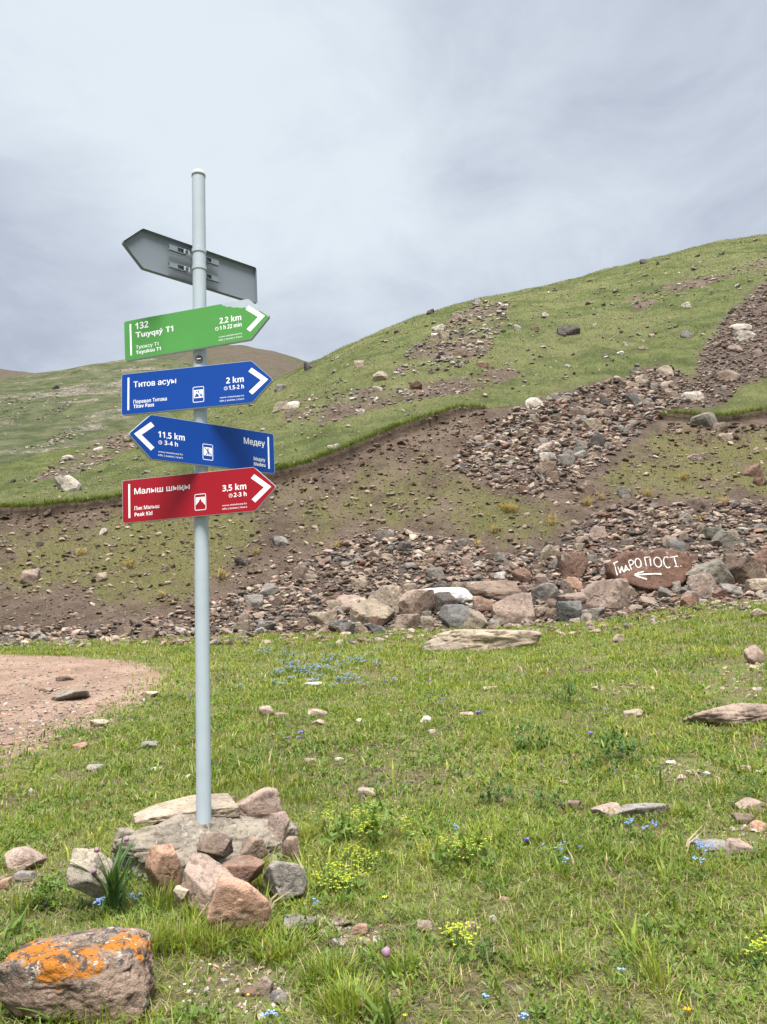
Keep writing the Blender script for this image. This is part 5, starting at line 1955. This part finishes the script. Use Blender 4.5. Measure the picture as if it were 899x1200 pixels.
for u, v, w, h, n, nf, lab in [(435, 985, 120, 34, 260, 170, 'big patch of yellow green blossom right of the signpost rocks'),
                               (545, 1012, 74, 26, 180, 110, 'yellow green flower patch in mid meadow below the dark herb'),
                               (398, 1050, 70, 26, 170, 100, 'yellow green flower patch right of the salmon boulder'),
                               (532, 1112, 50, 20, 110, 50, 'small yellow flowers low in the middle meadow'),
                               (428, 1018, 50, 18, 110, 50, 'thin yellow flower patch just under the biggest one'),
                               (896, 1128, 34, 22, 90, 46, 'yellow flowers at the lower right margin'),
                               (745, 826, 30, 10, 60, 20, 'few yellow blossoms high in the right meadow')]:
    herb(u, v, w, h, lab, 'flower', 'bright', n, True, ('lime', int(nf * 1.5), .0085 if v > 900 else .011))
# blue flowers
for u, v, w, h, st_, lab in [(107, 1078, 24, 26, 6, 'blue forget-me-nots left of the strap leaved plant'),
                             (158, 1070, 12, 20, 4, 'blue forget-me-nots right of the strap leaved plant'),
                             (122, 1070, 12, 14, 3, 'lowest blue forget-me-nots at the foot of the strap leaved plant'),
                             (371, 1092, 8, 36, 3, 'single tall blue flower stem right of the salmon boulder'),
                             (742, 985, 16, 22, 5, 'pale blue forget-me-nots just below the flat grey slab'),
                             (760, 993, 24, 26, 7, 'fuller pale blue forget-me-nots right of the pair below the slab'),
                             (817, 1008, 22, 20, 6, 'bright blue forget-me-nots left of the flat grey rock'),
                             (836, 1005, 16, 14, 4, 'blue forget-me-nots in front of the flat grey rock'),
                             (822, 1032, 16, 30, 5, 'lowest blue forget-me-nots under the flat grey rock'),
                             (667, 1022, 10, 16, 3, 'blue flowers below the white and violet pansies'),
                             (650, 1006, 30, 14, 5, 'pale blue specks of flowers right of the violet pansy'),
                             (541, 985, 16, 16, 3, 'pale lilac blue flowers above the yellow patch in mid meadow'),
                             (570, 1180, 8, 14, 2, 'lone pale blue flower low in the middle meadow'),
                             (612, 1208, 12, 16, 3, 'blue flower at the very bottom of the meadow'),
                             (318, 1206, 16, 16, 4, 'blue flowers at the bottom before the gravel patch'),
                             (315, 909, 14, 8, 3, 'tiny blue flowers beside the pink stone above the signpost rocks'),
                             (726, 1150, 12, 12, 2, 'dull blue flower in the lower right meadow')]:
    bouquet('forget_me_not', u, v, w, h, lab, 'flower', 'blue', st_, .0062, 5, foliage=8, per=4)
r = np.random.default_rng(9)
drift = [(u, v) for u, v in zip(r.normal(380, 46, 64), r.normal(777, 14, 64)) if 300 < u < 450 and 756 < v < 806] + [(318, 800), (326, 786), (340, 784), (345, 783), (352, 784), (400, 797), (408, 793), (420, 772), (436, 768), (505, 756), (330, 803), (262, 782), (278, 805)]
for u, v in drift:
    bouquet('forget_me_not', u, v + 4, 15, 7, 'pale blue forget-me-nots in the far drift before the scree', 'flower', 'skyblue', 7, .0125, 5, 'forget-me-nots of the far drift', foliage=5, per=2)
# violet pansies
for u, v, s, n, lab in [(353, 866, .026, 1, 'largest violet pansy in the grass right of the pole'), (337, 874, .017, 1, 'small violet pansy left under the largest one'), (352, 872, .015, 1, 'small violet pansy right under the largest one'),
                        (445, 810, .024, 1, 'violet pansy at the left of the far trio'), (452, 806, .026, 1, 'violet pansy in the middle of the far trio'), (460, 804, .034, 2, 'double violet pansy at the right of the far trio'), (405, 810, .020, 1, 'violet pansy under the blue drift'),
                        (503, 806, .028, 1, 'upper violet pansy of the scattered group in mid meadow'), (503, 826, .020, 1, 'violet pansy below the upper one of the scattered group'), (520, 826, .022, 1, 'violet pansy right of its twin in the scattered group'), (516, 833, .018, 1, 'lowest violet pansy of the scattered group'), (535, 836, .020, 1, 'violet pansy between the scattered group and the cluster'),
                        (563, 844, .024, 4, 'cluster of violet pansies beside the flat tan stone'), (692, 868, .022, 2, 'violet pansies above the broad dark herb'), (710, 839, .018, 1, 'lone violet pansy right of the rounded dark herb'),
                        (722, 912, .014, 1, 'small violet pansy under the broad dark herb'), (742, 917, .015, 1, 'right one of the small pansies under the broad dark herb'), (619, 993, .020, 2, 'deep violet and white pansy in the right meadow'), (680, 1003, .015, 1, 'pale violet pansy right of the deep violet one'),
                        (53, 1066, .015, 1, 'violet pansy in bright leaves left of the strap leaved plant'), (223, 826, .022, 1, 'violet pansy in the grass just left of the pole'), (663, 912, .010, 1, 'tiny violet pansy by the dark herb'), (637, 905, .012, 1, 'small bluish pansy left of the broad dark herb'), (800, 765, .018, 2, 'violet pansies in the far right meadow'), (640, 748, .02, 2, 'bluish pansies beside the long tan slab')]:
    bouquet('pansy', u, v, 7 if n > 1 else 2, 9, lab, 'flower', 'violet', n, s * (1.25 if v < 900 else .9), 5, foliage=4, per=1)
for u, v, pc, s, lab in [(452, 1066, 'yellow', .014, 'round yellow buttercup right of the yellow green patches'), (806, 1196, 'orange', .014, 'orange flower near the lower right corner'), (475, 1205, 'yellow', .010, 'half open yellow bud right of the violet ball flower'), (291, 1186, 'yellow', .009, 'yellow bud on the gravel patch')]:
    bouquet('buttercup', u, v, 2, 16, lab, 'flower', pc, 1, s, 6, foliage=5, per=1)
for u, v, lab in [(198, 1166, 'left white daisy beside the lichen boulder'), (218, 1164, 'upper white daisy beside the gravel patch'), (222, 1171, 'white daisy touching the upper one by the gravel patch'), (216, 1186, 'lowest white daisy by the gravel patch'), (183, 1104, 'white flower bud in tall grass right of the lichen boulder'), (245, 1140, 'white flower bud on a stem above the gravel patch')]:
    bouquet('white_daisy', u, v, 3, 10, lab, 'flower', 'white', 1, .0075, 8, foliage=4, per=1)

# dry tussocks on the bank
tus = strap_mesh(70, .34, .016, .4, 1.35, .05, 77, 4)
first = None
for u, v, s in [(595, 600, 1.1), (647, 615, .8), (849, 592, 1.15), (580, 624, .9), (590, 596, .7), (395, 642, .8), (689, 592, 1.0), (759, 581, .9), (647, 609, .7), (602, 600, 1.0), (802, 562, 1.0), (260, 678, 1.1), (560, 640, .8), (705, 585, .8), (300, 650, .8), (230, 640, .9), (820, 610, .7), (150, 665, 1.0), (95, 650, .9), (190, 700, .8)]:
    p, _ = hit(u, v)
    if first is None:
        first = part('dry_tussock', tus, M['dry'], None)
        o = first
    else:
        o = first.copy()
        col.objects.link(o)
    o.location = p
    o.scale = (s * 1.2, s * 1.2, s * 1.2)
    o.rotation_euler = (0, 0, u)
    tag(o, 'straw coloured grass tussock on the bare brown bank', 'grass tuft', 'dry tussocks on the bank')
for u, v, w, h, lab in [(817, 393, 10, 8, 'dark little shrub on the slope right of the grey boulder'), (826, 391, 9, 7, 'right one of the two dark shrubs by the stone chute'), (771, 352, 11, 7, 'dark little shrub high on the green slope')]:
    herb(u, v, w, h, lab, 'shrub', 'herb', 90)
